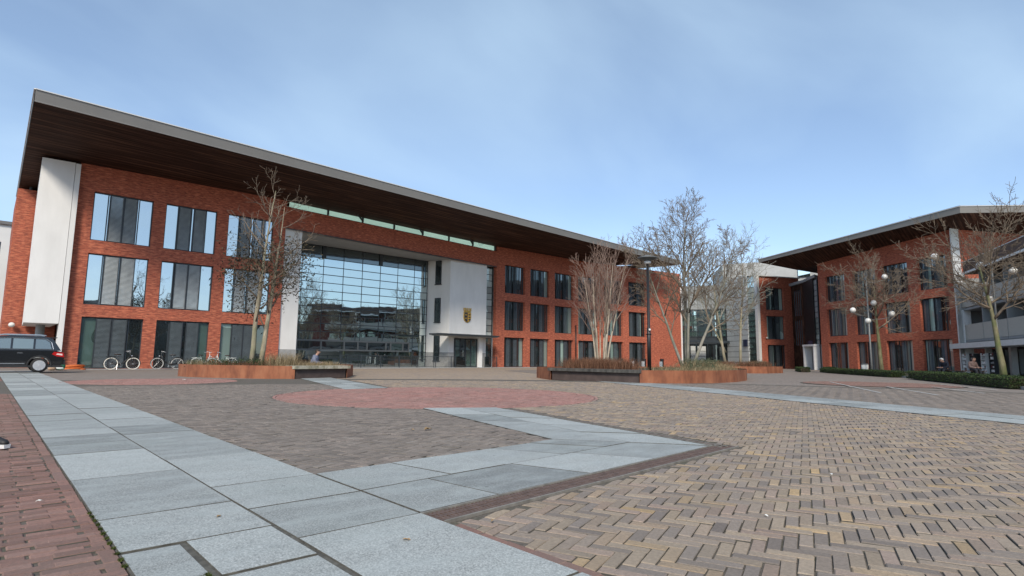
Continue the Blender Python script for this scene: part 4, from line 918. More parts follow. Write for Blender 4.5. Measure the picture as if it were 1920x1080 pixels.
# ------------------------------------------------------------------ trees
class Tree:
    def __init__(s, seed): s.r = random.Random(seed); s.trunk = MB(); s.twig = MB(); s.tips = []
    def rot(s, d, ang, az):
        a = d.orthogonal().normalized(); b = d.cross(a); return (d*math.cos(ang)+(a*math.cos(az)+b*math.sin(az))*math.sin(ang)).normalized()
    def branch(s, p, d, L, r, lvl, P):
        r_ = s.r; ns = P['seg'][min(lvl, len(P['seg'])-1)]; pts = [Vector(p)]; rad = [r]; dirs = [Vector(d)]; d = Vector(d)
        upk = P['up'][min(lvl, len(P['up'])-1)]; wg = P['wig'][min(lvl, len(P['wig'])-1)]; re = P['taper'][min(lvl, len(P['taper'])-1)]
        for i in range(ns):
            d = (d+Vector((r_.gauss(0, wg), r_.gauss(0, wg), r_.gauss(0, wg)))+Vector((0, 0, upk))).normalized()
            pts.append(pts[-1]+d*(L/ns)); rad.append(max(P['rmin'], r*(1-(1-re)*(i+1)/ns))); dirs.append(d.copy())
        k = 8 if lvl == 0 else (5 if lvl == 1 else (4 if lvl == 2 else 3))
        (s.trunk if lvl < P.get('trunk_lv', 1) else s.twig).tube(pts, rad, k, lvl < 2)
        s.tips.append((pts[-1], lvl))
        if lvl >= P['levels']: return
        n = P['n'][lvl]; n = r_.randint(*n) if isinstance(n, tuple) else n; t0 = P['start'][lvl]; az = r_.uniform(0, 6.28)
        for i in range(n):
            t = t0+(1-t0)*((i+r_.uniform(.1, .9))/n); x = t*ns; j = min(ns-1, int(x)); q = pts[j].lerp(pts[j+1], x-j); rr = rad[j]+(rad[j+1]-rad[j])*(x-j)
            az += 2.4+r_.uniform(-.5, .5); a = R_(P['ang'][lvl])*r_.uniform(.75, 1.25)
            if P.get('flat') and lvl >= 1: a *= 1.0
            cl = L*P['len'][lvl]*r_.uniform(.7, 1.2)*(1-P['lt'][lvl]*(t-t0)/(1.001-t0))
            s.branch(q, s.rot(dirs[j], a, az), cl, max(P['rmin'], min(rr*.8, r*P['rr'][lvl])), lvl+1, P)
        if P.get('cont', 1) and lvl < P['levels'] and lvl > 0:
            s.branch(pts[-1], d, L*.5, rad[-1], min(lvl+1, P['levels']), P)
    def build(s, root, bark_m, twig_m):
        smooth(s.trunk.build('trunk', bark_m, root)); smooth(s.twig.build('crown', twig_m, root))
def leaf_cloud(root, spots, n, size, mat, rr, name='leaves', spread=.25):
    mb = MB()
    for _ in range(n):
        c = Vector(rr.choice(spots))+Vector((rr.gauss(0, spread), rr.gauss(0, spread), rr.gauss(0, spread))); a = Vector((rr.gauss(0, 1), rr.gauss(0, 1), rr.gauss(0, 1))).normalized(); b = a.orthogonal().normalized(); s_ = size*rr.uniform(.6, 1.4)
        mb.quad(c-a*s_, c+b*s_*.45, c+a*s_, c-b*s_*.45)
    return stuff(mb.build(name, mat, root))
# two tall narrow trees with a few dead leaves, in the left planter
PN = dict(levels=3, n=[(13, 15), (5, 7), (3, 4)], seg=[9, 6, 4, 3], up=[.01, .10, .06, .03], wig=[.025, .06, .10, .12], taper=[.07, .3, .4, .5], ang=[56, 44, 44], len=[.36, .48, .5], lt=[.62, .3, .3], rr=[.30, .5, .6], start=[.20, .2, .2], rmin=.0062, cont=0)
for i, (x, y, dr, Hh, lab) in enumerate(((8.62, 26.2, (.02, 0, 1), 7.9, 'left of two slim trees with few dead leaves, upright trunk, in the rusty planter'), (9.02, 26.25, (.11, .02, 1), 7.5, 'right of two slim trees with few dead leaves, leaning trunk, in the rusty planter'))):
    rt_ = thing('tree', lab, 'tree', (x, y, .43), 'trees in the left planter'); tr = Tree(20+i); tr.branch((x, y, .40), Vector(dr).normalized(), Hh, .125, 0, PN); tr.build(rt_, 'bark_pale', 'bark_twig')
    sp_ = [p for p, l in tr.tips if l >= 2 and 1.7 < p.z < 5.9]; rr = random.Random(i); leaf_cloud(rt_, sp_, 1700, .068, 'leaf_dead', rr, spread=.30)
# multi-stem tree by the black bench
rt_ = thing('tree', 'multi-stem tree with pale stems and reddish twigs behind the black bench', 'tree', (21.5, 17.2, .43)); tr = Tree(5)
PM_ = dict(levels=3, n=[(9, 10), (4, 6), (2, 3)], seg=[8, 5, 4, 3], up=[.035, .05, .06, .03], wig=[.035, .07, .09, .1], taper=[.10, .3, .4, .5], ang=[24, 28, 30], len=[.40, .5, .5], lt=[.45, .3, .3], rr=[.4, .5, .6], start=[.30, .25, .2], rmin=.0058, cont=0)
for k in range(12):
    a = k*2.4; q = .10+.045*k**.5; s_ = .04+.024*(k % 5)+.008*k
    tr.branch((21.5+q*math.cos(a), 17.2+q*math.sin(a), .40), Vector((math.cos(a)*s_, math.sin(a)*s_, 1)).normalized(), tr.r.uniform(4.2, 5.3), tr.r.uniform(.040, .060), 0, PM_)
tr.build(rt_, 'bark_stem', 'bark_twig_red')
# wide low boughs to its right
tr2 = Tree(9); PB = dict(PM_, n=[(7, 9), (4, 5), (2, 3)], up=[.0, .03, .04, .03], levels=3)
# large tree in the long planter
rt_ = thing('tree', 'largest bare tree with several leaning stems between the two brick buildings', 'tree', (31.2, 18.4, .43)); tr = Tree(31)
PG = dict(levels=4, n=[(10, 12), (7, 9), (5, 6), (3, 5)], seg=[8, 6, 5, 4, 3], up=[.02, .05, .05, .04, .03], wig=[.03, .06, .08, .1, .1], taper=[.10, .3, .35, .4, .6], ang=[36, 38, 38, 36], len=[.42, .5, .5, .5], lt=[.35, .3, .3, .3], rr=[.42, .5, .55, .6], start=[.28, .2, .2, .2], rmin=.0085, cont=0)
for dr, L, r in (((.02, .02, 1), 9.0, .17), ((-.30, .20, 1), 7.4, .10), ((.34, -.22, 1), 7.6, .11), ((-.10, -.05, 1), 8.4, .10)):
    tr.branch((31.2+dr[0]*.8, 18.4+dr[1]*.8, .40), Vector(dr).normalized(), L, r, 0, PG)
tr.build(rt_, 'bark_ash', 'bark_twig')
for i, (x, y, L, dr, lab) in enumerate(((45.0, 23.0, 8.8, (-.16, .1, 1), 'slender bare tree with forked pale trunk in front of the glazed hall'), (47.3, 22.9, 9.6, (.06, -.03, 1), 'slender upright bare tree beside the banded white panels'))):
    rt_ = thing('tree', lab, 'tree', (x, y, .4), 'slender trees in the small planter'); tr = Tree(50+i)
    tr.branch((x, y, .40), Vector(dr).normalized(), L, .13, 0, dict(PG, levels=3, rmin=.0105, n=[(12, 14), (8, 9), (5, 6)]))
    if i == 0: tr.branch((x-.05, y, 1.6), Vector((-.5, .3, 1)).normalized(), L*.6, .09, 0, dict(PG, levels=3, rmin=.0105, n=[(8, 9), (6, 8), (4, 5)]))
    tr.build(rt_, 'bark_pale', 'bark_ash')
# flat-crowned street trees in front of the office wing
PS = dict(levels=4, n=[(9, 11), (7, 9), (5, 6), (3, 5)], seg=[7, 7, 5, 4, 3], up=[0, .05, .02, .02, .03], wig=[.025, .07, .10, .12, .12], taper=[.22, .25, .3, .4, .6], ang=[58, 40, 42, 42], len=[.52, .5, .5, .5], lt=[.15, .3, .3, .3], rr=[.5, .5, .55, .6], start=[.50, .15, .15, .2], rmin=.010, cont=1)
for i, (x, y, L, r, sd_, lab) in enumerate(((52.6, 13.9, 7.0, .17, 61, 'flat-crowned mossy street tree in front of the middle of the office wing'), (43.3, 5.35, 6.7, .18, 64, 'large flat-crowned mossy street tree in front of the balcony building'))):
    rt_ = thing('tree', lab, 'tree', (x, y, 0), 'street trees by the hedges'); tr = Tree(sd_); tr.branch((x, y, -.05), Vector((-.03, .02, 1)).normalized(), L, r, 0, PS); tr.build(rt_, 'bark_green', 'bark_twig')
# trees across the square, seen mirrored in the glass
for i, (x, y, lab) in enumerate(((52, -14, 'bare tree across the square mirrored in the middle of the entrance glass'), (60, -15, 'bare tree across the square mirrored right in the entrance glass'), (20, -18, 'bare tree across the square mirrored in the left wing windows'))):
    rt_ = thing('tree', lab, 'tree', (x, y, 0), 'trees across the square'); tr = Tree(80+i); tr.branch((x, y, -.05), Vector((.02, .02, 1)), 9.5, .2, 0, dict(PG, levels=3, rmin=.02)); tr.build(rt_, 'bark_ash', 'bark_twig')
# ------------------------------------------------------------------ low planting
def blades(root, name, poly_pts, n, h, mat, rr, lean=.35, w=.006, z=.42):
    mb = MB()
    for _ in range(n):
        c = rr.choice(poly_pts); x, y = c[0]+rr.gauss(0, c[2]), c[1]+rr.gauss(0, c[2]); hh = h*rr.uniform(.5, 1.15); a = rr.uniform(0, 6.28); l = rr.gauss(0, lean)*hh; p = Vector((x, y, z)); m = p+Vector((math.cos(a)*l*.35, math.sin(a)*l*.35, hh*.6)); e = p+Vector((math.cos(a)*l, math.sin(a)*l, hh)); s_ = Vector((-math.sin(a+1.2), math.cos(a+1.2), 0))*w
        n0 = len(mb.v); mb.v += [tuple(v) for v in (p-s_, p+s_, m+s_*.8, m-s_*.8, e)]; mb.f += [(n0, n0+1, n0+2, n0+3), (n0+3, n0+2, n0+4)]
    return stuff(mb.build(name, mat, root))
rr = random.Random(12)
def shrub(name, label, cat, spots, n, h, mat, lean=.35, w=.006, grp=None, z=.42, leaves=None):
    t = thing(name, label, cat, (spots[0][0], spots[0][1], z), grp); blades(t, 'stems', spots, n, h, mat, rr, lean, w, z)
    if leaves:
        pts = [(s[0]+rr.gauss(0, s[2]), s[1]+rr.gauss(0, s[2]), z+rr.uniform(.05, h)) for s in spots for _ in range(40)]; leaf_cloud(t, pts, leaves[0], leaves[1], leaves[2], rr, 'leaves', .08)
    return t
shrub('ornamental_grass', 'tan dry grass clump right behind the mossy bench', 'grass clump', [(10.2, 24.2, .35), (11.0, 24.6, .35), (11.7, 25.2, .3), (9.9, 24.9, .3)], 1700, .28, 'grass_dry', .5, .005)
shrub('ornamental_grass', 'tallest dry grass tuft at the left end of the mossy bench', 'grass clump', [(9.6, 24.4, .22), (9.3, 25.2, .25)], 900, .62, 'grass_dry', .45, .005)
shrub('shrub', 'dark green low shrub at the foot of the two slim trees', 'shrub', [(8.3, 26, .35), (8.8, 25.4, .35), (7.6, 27, .35)], 700, .28, 'twig_brown', .4, .006, None, .42, (2000, .03, 'leaf_hedge'))
shrub('shrub', 'grey green straggly shrub at the left tip of the first planter', 'shrub', [(6.9, 28, .25), (7.2, 27.2, .25)], 400, .3, 'grass_dry', .5, .006, None, .42, (600, .03, 'leaf_shrub'))
shrub('shrub', 'reddish brown leafless shrub mass behind the black bench', 'shrub', [(19.9, 17.4, .35), (20.0, 16.6, .3), (20.1, 15.8, .3), (20.3, 15.0, .3), (20.9, 17.0, .4)], 5600, .56, 'twig_brown', .45, .0055)
shrub('shrub', 'grey green rounded shrub below the largest bare tree', 'shrub', [(26.5, 15.2, .4), (27.5, 15.4, .4), (28.4, 15.8, .4)], 1200, .5, 'grass_dry', .4, .007, None, .42, (3600, .035, 'leaf_shrub'))
shrub('ornamental_grass', 'sparse dry grass along the front of the long planter', 'grass clump', [(21.5, 13.4, .4), (23, 13.3, .4), (24.5, 13.5, .4), (26, 13.9, .4), (22, 14.4, .4)], 1500, .22, 'grass_dry', .6, .006, None, .42, (1600, .025, 'leaf_shrub'))
shrub('ornamental_grass', 'dry grass at the far tip of the long planter', 'grass clump', [(29.5, 15.5, .5), (31, 16.7, .5), (30.5, 16.2, .4)], 1300, .34, 'grass_dry', .6, .007)
shrub('shrub', 'brown twiggy shrub in the small far planter', 'shrub', [(43.5, 22.5, .5), (45.5, 21.5, .6), (47.5, 21.6, .5), (49, 22, .4)], 2800, .5, 'twig_brown', .5, .012, None, .42, (1200, .04, 'leaf_shrub'))
blm = MB()
def hedge(label, a, b, w, h):
    a, b = Vector((*a, 0)), Vector((*b, 0)); d = (b-a).normalized(); nr = Vector((d.y, -d.x, 0)); L = (b-a).length; t = thing('hedge', label, 'hedge', tuple((a+b)/2), 'clipped hedges along the road')
    MB().obox((a+b)/2+Vector((0, 0, h*.44)), d, nr, (0, 0, 1), L-.16, w*.76, h*.84).build('core', 'soil', t); mb = MB()
    for _ in range(int(L*1100)):
        f = rr.random(); u, v, z = rr.uniform(0, L), rr.uniform(-w/2, w/2), rr.uniform(.02, h)
        if f < .45: z = h+rr.gauss(0, .025)
        elif f < .75: v = -w/2+rr.gauss(0, .03)
        elif f < .92: v = w/2+rr.gauss(0, .03)
        else: u = rr.choice((0, L))+rr.gauss(0, .03)
        c = a+d*u+nr*v+Vector((0, 0, z)); e = Vector((rr.gauss(0, 1), rr.gauss(0, 1), rr.gauss(0, 1))).normalized(); g_ = e.orthogonal().normalized(); s_ = rr.uniform(.022, .045); mb.quad(c-e*s_, c+g_*s_*.55, c+e*s_, c-g_*s_*.55)
    stuff(mb.build('leaves', 'leaf_hedge', t))
hedge('low clipped hedge in front of the office wing, left of the gap', (55.0, 18.9), (42.9, 10.5), .9, .36)
hedge('nearer clipped hedge at the right edge, below the large street tree', (40.2, 8.9), (28.5, 3.0), 1.0, .42)
hedge('short hedge piece between the small planter and the white porch', (57.5, 22.0), (54.2, 20.3), .8, .4)
hedge('tiny hedge piece in front of the white porch of the dark link', (62.0, 21.2), (60.2, 20.0), .7, .4)
# moss in the open slab joint near the camera
mm = thing('moss_tuft', 'green moss and grit in the open slab joint at the bottom left', 'moss', (.7, 2.95, 0))
blades(mm, 'moss', [(.55+i*.03, 2.645+rr.uniform(-.008, .008), .004) for i in range(8)]+[(.76, 2.4+i*.03, .003) for i in range(10)]+[(.525, 3.0+i*.1, .004) for i in range(12)], 2600, .014, 'moss', rr, .8, .0022, -.003)

# ------------------------------------------------------------------ black car parked at the left edge (rear towards the right)
def loft(sections, mat, name, parent, smooth_=True):      # sections: list of closed loops with equal counts
    mb = MB(); m = len(sections[0])
    for s in sections: mb.v += [tuple(p) for p in s]
    for i in range(len(sections)-1):
        for k in range(m): j = (k+1) % m; mb.f.append((i*m+k, i*m+j, (i+1)*m+j, (i+1)*m+k))
    mb.f.append(tuple(reversed(range(m)))); mb.f.append(tuple((len(sections)-1)*m+k for k in range(m)))
    return mb.build(name, mat, parent, smooth_)
def car(label, X, Y):
    t = thing('car', label, 'car', (X, Y, 0)); g = lambda x, y, z: (X-x, Y+y, z)     # x runs forward from the rear bumper (to the left in the picture)
    # lower body with wheel arches: side outline, extruded in y with tucked edges
    def arch(cx, r, n=9): return [(cx+r*math.cos(a), .33+r*math.sin(a)) for a in [math.pi-math.pi*i/(n-1) for i in range(n)]]
    low = [(.10, .42), (.28, .30)]+[(x, z) for x, z in arch(.92, .40)[::1] if z > .3][0:0]
    a1 = [(.92-.41*math.cos(q), .33+.41*math.sin(q)) for q in [math.pi*i/10 for i in range(11)]]; a2 = [(3.52-.41*math.cos(q), .33+.41*math.sin(q)) for q in [math.pi*i/10 for i in range(11)]]
    outline = [(.06, .45), (.18, .26)]+[(x, max(z, .26)) for x, z in a1]+[(x, max(z, .26)) for x, z in a2]+[(4.28, .26), (4.40, .45), (4.42, .72), (4.20, .88), (3.35, 1.00), (2.2, 1.02), (1.0, 1.03), (.35, 1.02), (.10, .96), (.02, .74)]
    secs = []
    for yy, k in ((-.90, .0), (-.89, .0), (.89, 0), (.90, 0)):
        sc_ = .985 if abs(yy) > .895 else 1.0
        secs.append([g(2.2+(x-2.2)*sc_, yy, .6+(z-.6)*sc_) for x, z in outline])
    loft(secs, 'car_paint', 'body', t, False)
    # greenhouse, narrowing upwards
    gl = [(.16, 1.02), (.50, 1.58), (.80, 1.68), (2.0, 1.71), (2.60, 1.62), (3.35, 1.01)]
    mb = MB(); m = len(gl)
    for s in (-1, 1):
        for x, z in gl: mb.v.append(g(x, s*(.86-.20*max(0, (z-1.02))/.64), z))
    for i in range(m-1): mb.f.append((i, i+1, m+i+1, m+i))
    mb.f.append(tuple(range(m))); mb.f.append(tuple(reversed(range(m, 2*m)))); mb.build('roof', 'car_paint', t, False)
    yw = lambda z, s, o=.006: s*(.86-.20*(z-1.02)/.64+o)
    for s in (-1, 1):
        for q in ([(.52, 1.10), (.60, 1.40), (.78, 1.54), (1.12, 1.55), (1.12, 1.10)], [(1.20, 1.10), (1.20, 1.555), (1.92, 1.57), (1.92, 1.10)], [(2.0, 1.10), (2.0, 1.57), (2.48, 1.54), (3.05, 1.10)]):
            MB().quad(*[g(x, yw(z, s), z) for x, z in q]).build('side_window', 'car_glass', t)
        pts = [(.45, 1.09), (.54, 1.42), (.76, 1.57), (1.12, 1.585), (1.95, 1.60), (2.5, 1.57), (3.12, 1.08)]
        MB().tube([g(x, yw(z, s, .012), z) for x, z in pts], .014, 5).build('window_trim', 'chrome', t); MB().tube([g(x, yw(1.08, s, .012), 1.075) for x in (.45, 1.5, 2.4, 3.12)], .013, 5).build('window_trim', 'chrome', t)
        MB().tube([g(x, s*.66, 1.75-(.03 if x in (.75, 2.4) else 0)) for x in (.75, .95, 1.7, 2.2, 2.4)], .022, 6).build('roof_rail', 'chrome', t)
        MB().box(*sorted((X-2.9, X-1.45)), *sorted((Y+s*.902, Y+s*.915)), .40, .44).build('side_trim', 'chrome', t)
        for hx in (1.55, 2.45): MB().bar(g(hx, s*.915, .90), g(hx+.2, s*.915, .905), .03, .03).build('door_handle', 'chrome', t)
        MB().quad(*[g(x, s*.9035, z) for x, z in ((.03, .72), (.07, .93), (.42, .97), (.50, .86), (.32, .76))]).build('tail_light', 'tail_red', t); MB().quad(*[g(x, s*.906, z) for x, z in ((.10, .80), (.11, .88), (.30, .90), (.34, .84))]).build('tail_lens', 'tail_white', t)
        MB().box(*sorted((X-4.35, X-.05)), *sorted((Y+s*.86, Y+s*.908)), .24, .34).build('sill', 'car_plastic', t)
        for cx in (.92, 3.52):
            pts = [g(cx-.43*math.cos(q), s*.90, .33+.43*math.sin(q)) for q in [math.pi*i/14 for i in range(15)]]; MB().tube(pts, .035, 5).build('arch_trim', 'car_plastic', t)
    MB().quad(*[g(x, y, z) for x, y, z in ((.21, -.74, 1.12), (.21, .74, 1.12), (.455, .62, 1.53), (.455, -.62, 1.53))]).build('rear_window', 'car_glass', t)
    MB().quad(*[g(x, y, z) for x, y, z in ((3.30, -.76, 1.06), (2.68, -.62, 1.56), (2.68, .62, 1.56), (3.30, .76, 1.06))]).build('windscreen', 'car_glass', t)
    MB().box(*sorted((X-.30, X+.03)), Y-.86, Y+.86, .36, .60).build('bumper', 'car_plastic', t); MB().obox(g(.50, 0, 1.64), (1, 0, 0), (0, 1, 0), (0, 0, 1), .34, 1.2, .03).build('spoiler', 'car_plastic', t)
    for s in (-1, 1):
        for cx in (.92, 3.52):
            c = g(cx, s*.80, .335); w = MB().lathe([(.21, -.11), (.30, -.11), (.335, -.07), (.335, .07), (.30, .11), (.21, .11)], 28, c, 'Y').build('wheel', 'rubber', t, True)
            r_ = MB(); oy = s*.112
            r_.lathe([(.195, -.01), (.23, -.012), (.23, .012), (.195, .01)], 28, (c[0], c[1]+oy*.9, c[2]), 'Y')
            for k in range(10):
                a = 2*math.pi*k/10; p = Vector((c[0]+.05*math.cos(a), c[1]+oy, c[2]+.05*math.sin(a))); q = Vector((c[0]+.205*math.cos(a), c[1]+oy, c[2]+.205*math.sin(a))); r_.bar(p, q, .03, .045)
            r_.lathe([(.01, -.02), (.06, -.015), (.06, .015), (.01, .02)], 14, (c[0], c[1]+oy, c[2]), 'Y'); r_.build('rim', 'alloy', w); MB().lathe([(.01, -.01), (.2, -.01), (.2, .01), (.01, .01)], 20, (c[0], c[1]+oy*.6, c[2]), 'Y').build('brake_disc', 'frame_dark', w)
    return t
car('shiny black car cut off by the left picture edge, rear end in view', 2.86, 35.6)
# ------------------------------------------------------------------ bicycles
def bike(label, loc, ang, tyre_m, frame_m, grp, lean=.06, flip=1):
    t = thing('bicycle', label, 'bicycle', (0, 0, 0), grp); f = flip
    for x in (0, 1.08):
        w = MB(); pts = [(x+.325*math.cos(a), 0, .345+.325*math.sin(a)) for a in [2*math.pi*i/28 for i in range(29)]]; w.tube(pts, .028, 6, False); w = w.build('wheel', tyre_m, t, True)
        s = MB()
        for k in range(14): a = 2*math.pi*k/14; s.tube([(x+.02*math.cos(a+.6), .0, .345+.02*math.sin(a+.6)), (x+.31*math.cos(a), 0, .345+.31*math.sin(a))], .0028, 3)
        s.tube([(x, -.05, .345), (x, .05, .345)], .028, 8); s.build('spokes', 'alloy', w)
        pts = [(x+.37*math.cos(a), 0, .345+.37*math.sin(a)) for a in [R_(d) for d in ((-5, 20, 50, 80, 110, 140, 165) if x else (30, 60, 90, 120, 150, 180, 200))]]; MB().tube(pts, .02, 5).build('mudguard', frame_m, t, True)
    fr = MB(); bbk, st, hd = (.45, 0, .30), (.30, 0, .78), (.90, 0, .86)
    for pts, r in (([bbk, st], .016), ([hd, (.78, 0, .62), (.62, 0, .44), bbk], .018), ([(.885, 0, .78), (.75, 0, .52), (.60, 0, .36)], .014), ([(0, .04, .345), (.28, .03, .70)], .010), ([(0, -.04, .345), (.28, -.03, .70)], .010), ([(0, .04, .345), bbk], .010), ([(0, -.04, .345), bbk], .010), ([(.88, 0, .95), (.93, 0, .70)], .02), ([(.93, .05, .70), (1.02, .05, .5), (1.08, .05, .345)], .012), ([(.93, -.05, .70), (1.02, -.05, .5), (1.08, -.05, .345)], .012)): fr.tube(pts, r, 6)
    fr.build('frame', frame_m, t, True)
    MB().tube([(.88, 0, .95), (.865, 0, 1.06), (.90, .10, 1.10), (.84, .24, 1.10), (.70, .27, 1.04)], .012, 6).tube([(.865, 0, 1.06), (.90, -.10, 1.10), (.84, -.24, 1.10), (.70, -.27, 1.04)], .012, 6).build('handlebar', 'alloy', t, True)
    MB().tube([(.30, 0, .78), (.275, 0, .86)], .013, 6).build('seat_post', 'alloy', t); sd = MB().lathe([(.01, -.03), (.10, -.025), (.11, .0), (.08, .03), (.01, .035)], 12, (0, 0, 0)); sd.v = [(.24+x*1.25+(.08 if x > .02 else 0), y*(.85 if x < .02 else .4), .885+z) for x, y, z in sd.v]; sd.build('saddle', 'saddle', t, True)
    rk_ = MB()
    for y in (-.06, 0, .06): rk_.tube([(-.26, y, .73), (.22, y, .745)], .007, 4)
    rk_.tube([(-.26, -.07, .73), (-.26, .07, .73)], .008, 4).tube([(0, .06, .345), (-.06, .06, .73)], .006, 4).tube([(0, -.06, .345), (-.06, -.06, .73)], .006, 4); rk_.build('carrier', frame_m, t)
    cc = MB(); cc.tube([(.0, .05, .345), (.2, .055, .335), (.45, .055, .31)], [.05, .045, .085], 8); cc.build('chain_case', frame_m if frame_m != 'bike_white' else 'panel_grey', t, True)
    MB().tube([(.45, .09, .30), (.50, .09, .14), (.50, .18, .14)], .011, 5).tube([(.45, -.09, .30), (.40, -.09, .46), (.40, -.18, .46)], .011, 5).build('crank', 'alloy', t)
    MB().tube([(.3, -.03, .30), (.28, -.16, .02)], .012, 5).build('kickstand', 'alloy', t)
    MB().lathe([(.01, -.04), (.045, -.02), (.05, .03), (.01, .04)], 10, (.99, 0, .80)).build('head_light', 'chrome', t, True)
    t.location = loc; t.rotation_euler = (lean*f, 0, ang); return t
bike('dutch bicycle with cream white tyres against the left wing, nearest the car', (5.45, 40.2, 0), R_(-2), 'cream_tyre', 'bike_black', 'bicycles against the left wing')
bike('dark bicycle with thin grey tyres, second from the car', (8.95, 40.7, 0), R_(178), 'grey_tyre', 'bike_black', 'bicycles against the left wing', -.05)
bike('white framed bicycle partly hidden by the planter, nearer the brick pier', (9.95, 40.6, 0), R_(18), 'grey_tyre', 'bike_white', 'bicycles against the left wing')
bike('white framed bicycle leaning beside the slim trees, last from the car', (12.2, 40.9, 0), R_(172), 'rubber', 'bike_white', 'bicycles against the left wing', -.05)
# ------------------------------------------------------------------ things lying by the wall
t = thing('hose_bundle', 'orange rolled hose lying by the brick wall behind the car', 'hose', (3.75, 40.6, 0)); mb = MB()
for k in range(5):
    R0_ = .42-.05*(k % 2); pts = [(3.75+(R0_+.05*k*.2)*math.cos(a)*1.15, 40.6+R0_*.7*math.sin(a), .05+k*.045+.015*math.sin(3*a+k)) for a in [2*math.pi*i/20 for i in range(21)]]; mb.tube(pts, .035, 6, False)
mb.build('coil', 'orange_hose', t, True); MB().tube([(4.1, 40.5, .04), (4.3, 40.3, .035), (4.25, 40.1, .035), (4.05, 40.05, .035)], .033, 6).build('loose_end', 'orange_hose', t, True)
def sack(label, x, y, sx, sy, sz, mat, band=None):
    t = thing('sack', label, 'sack', (x, y, 0), 'sacks behind the car'); mb = MB(); rs = random.Random(int(x*100)); n, m = 10, 7
    for i in range(m+1):
        v = i/m*math.pi
        for k in range(n): a = 2*math.pi*k/n; e = .75; c, s_ = math.cos(a), math.sin(a); mb.v.append((x+sx/2*math.copysign(abs(c)**e, c)*math.sin(v)**.6*(1+rs.gauss(0, .04)), y+sy/2*math.copysign(abs(s_)**e, s_)*math.sin(v)**.6, sz/2-sz/2*math.cos(v)*(1+rs.gauss(0, .03))))
    for i in range(m):
        for k in range(n): j = (k+1) % n; mb.f.append((i*n+k, i*n+j, (i+1)*n+j, (i+1)*n+k))
    mb.build('sack_body', mat, t, True)
    if band: MB().box(x-sx*.51, x+sx*.51, y-sy*.515, y+sy*.50, sz*.42, sz*.58).build('band', band, t)
sack('tan crumpled sack on the ground behind the car', 2.72, 38.9, .36, .4, .2, 'bag_tan'); sack('green and white sack next to the tan one behind the car', 3.05, 39.2, .42, .4, .16, 'bag_white', 'bag_green'); sack('dark green tall bag standing against the wall behind the car', 3.1, 39.75, .5, .35, .42, 'bag_green')
# ------------------------------------------------------------------ lamps and bollards
t = thing('street_lamp', 'tall black lamp post with flat disc head in the long planter', 'street lamp', (21.6, 14.6, .43))
MB().tube([(21.6, 14.6, .4), (21.6, 14.6, 2.3), (21.6, 14.6, 2.32), (21.6, 14.6, 5.2)], [.085, .085, .062, .055], 12).build('pole', 'black_paint', t, True)
MB().lathe([(.02, 0), (.24, .02), (.42, .09), (.45, .115), (.44, .14), (.16, .22), (.02, .24)], 24, (21.6, 14.6, 5.34)).build('lamp_head', 'pole_grey', t, True)
MB().lathe([(.07, 0), (.15, .04), (.15, .12), (.09, .15)], 12, (21.6, 14.6, 5.18)).build('lens', 'globe', t, True); MB().lathe([(.01, -.05), (.05, -.02), (.05, .04), (.01, .06)], 10, (21.53, 14.5, 2.22)).build('junction_box', 'globe', t, True)
MB().lathe([(.09, 0), (.115, .02), (.115, .05), (.09, .07)], 12, (21.6, 14.6, 2.0)).build('collar', 'black_paint', t, True)
def globe_lamp(label, x, y, arms):
    t = thing('globe_lamp', label, 'street lamp', (x, y, 0), 'globe lamps by the hedges'); top = max(a[2] for a in arms)+.05
    MB().tube([(x, y, -.05), (x, y, 1.0), (x, y, top)], [.10, .075, .05], 10).build('pole', 'pole_grey', t, True)
    for dx, dy, z in arms:
        MB().tube([(x, y, z-.45), (x+dx*.55, y+dy*.55, z-.42), (x+dx, y+dy, z-.2)], .022, 6).build('arm', 'pole_grey', t, True); MB().lathe([(.02, -.22), (.13, -.18), (.2, -.09), (.225, 0), (.2, .09), (.13, .18), (.02, .22)], 16, (x+dx, y+dy, z)).build('globe', 'globe', t, True)
globe_lamp('grey lamp post with five white globes in front of the office wing', 50.8, 14.1, [(.25, -.35, 5.55), (-.55, .9, 5.0), (.0, .05, 4.15), (.95, -1.35, 4.7), (.75, -1.1, 7.6)])
globe_lamp('grey lamp post with white globes hidden behind the large street tree trunk', 44.8, 5.65, [(-1.0, 2.6, 7.6), (.5, .6, 7.0), (-.3, 1.5, 6.3), (.3, .4, 5.7), (-.2, -1.0, 6.4), (.1, .2, 4.8)])
for i, (x, y, lab) in enumerate(((37.0, 27.6, 'black bollard with white front, leftmost of the four behind the long planter'), (37.0, 26.4, 'black bollard with white front right beside the black lamp post'), (37.2, 25.6, 'white fronted bollard in front of the blank brick end, nearer the lamp post'), (37.6, 24.3, 'white fronted bollard in front of the blank brick end, nearest the big tree'))):
    t = thing('bollard', lab, 'bollard', (x, y, 0), 'bollards behind the long planter'); MB().tube([(x, y, -.05), (x, y, .95), (x, y, 1.0)], [.13, .13, .10], 12).build('post', 'black_paint', t, True)
    MB().box(x-.16, x-.12, y-.12, y+.12, .12, .80).build('front_panel', 'globe', t); MB().tube([(x, y, .93), (x, y, 1.0)], [.16, .15], 12).build('cap', 'black_paint', t, True)
t = thing('litter_bin', 'small white litter bin in front of the office wing by the grey lamp post', 'bin', (51.5, 14.6, 0)); MB().tube([(51.6, 14.8, 0), (51.6, 14.8, .75)], [.22, .26], 12).build('bin_body', 'panel_white', t, True); MB().tube([(51.6, 14.8, .752), (51.6, 14.8, .82)], [.28, .2], 12).build('lid', 'pole_grey', t, True)
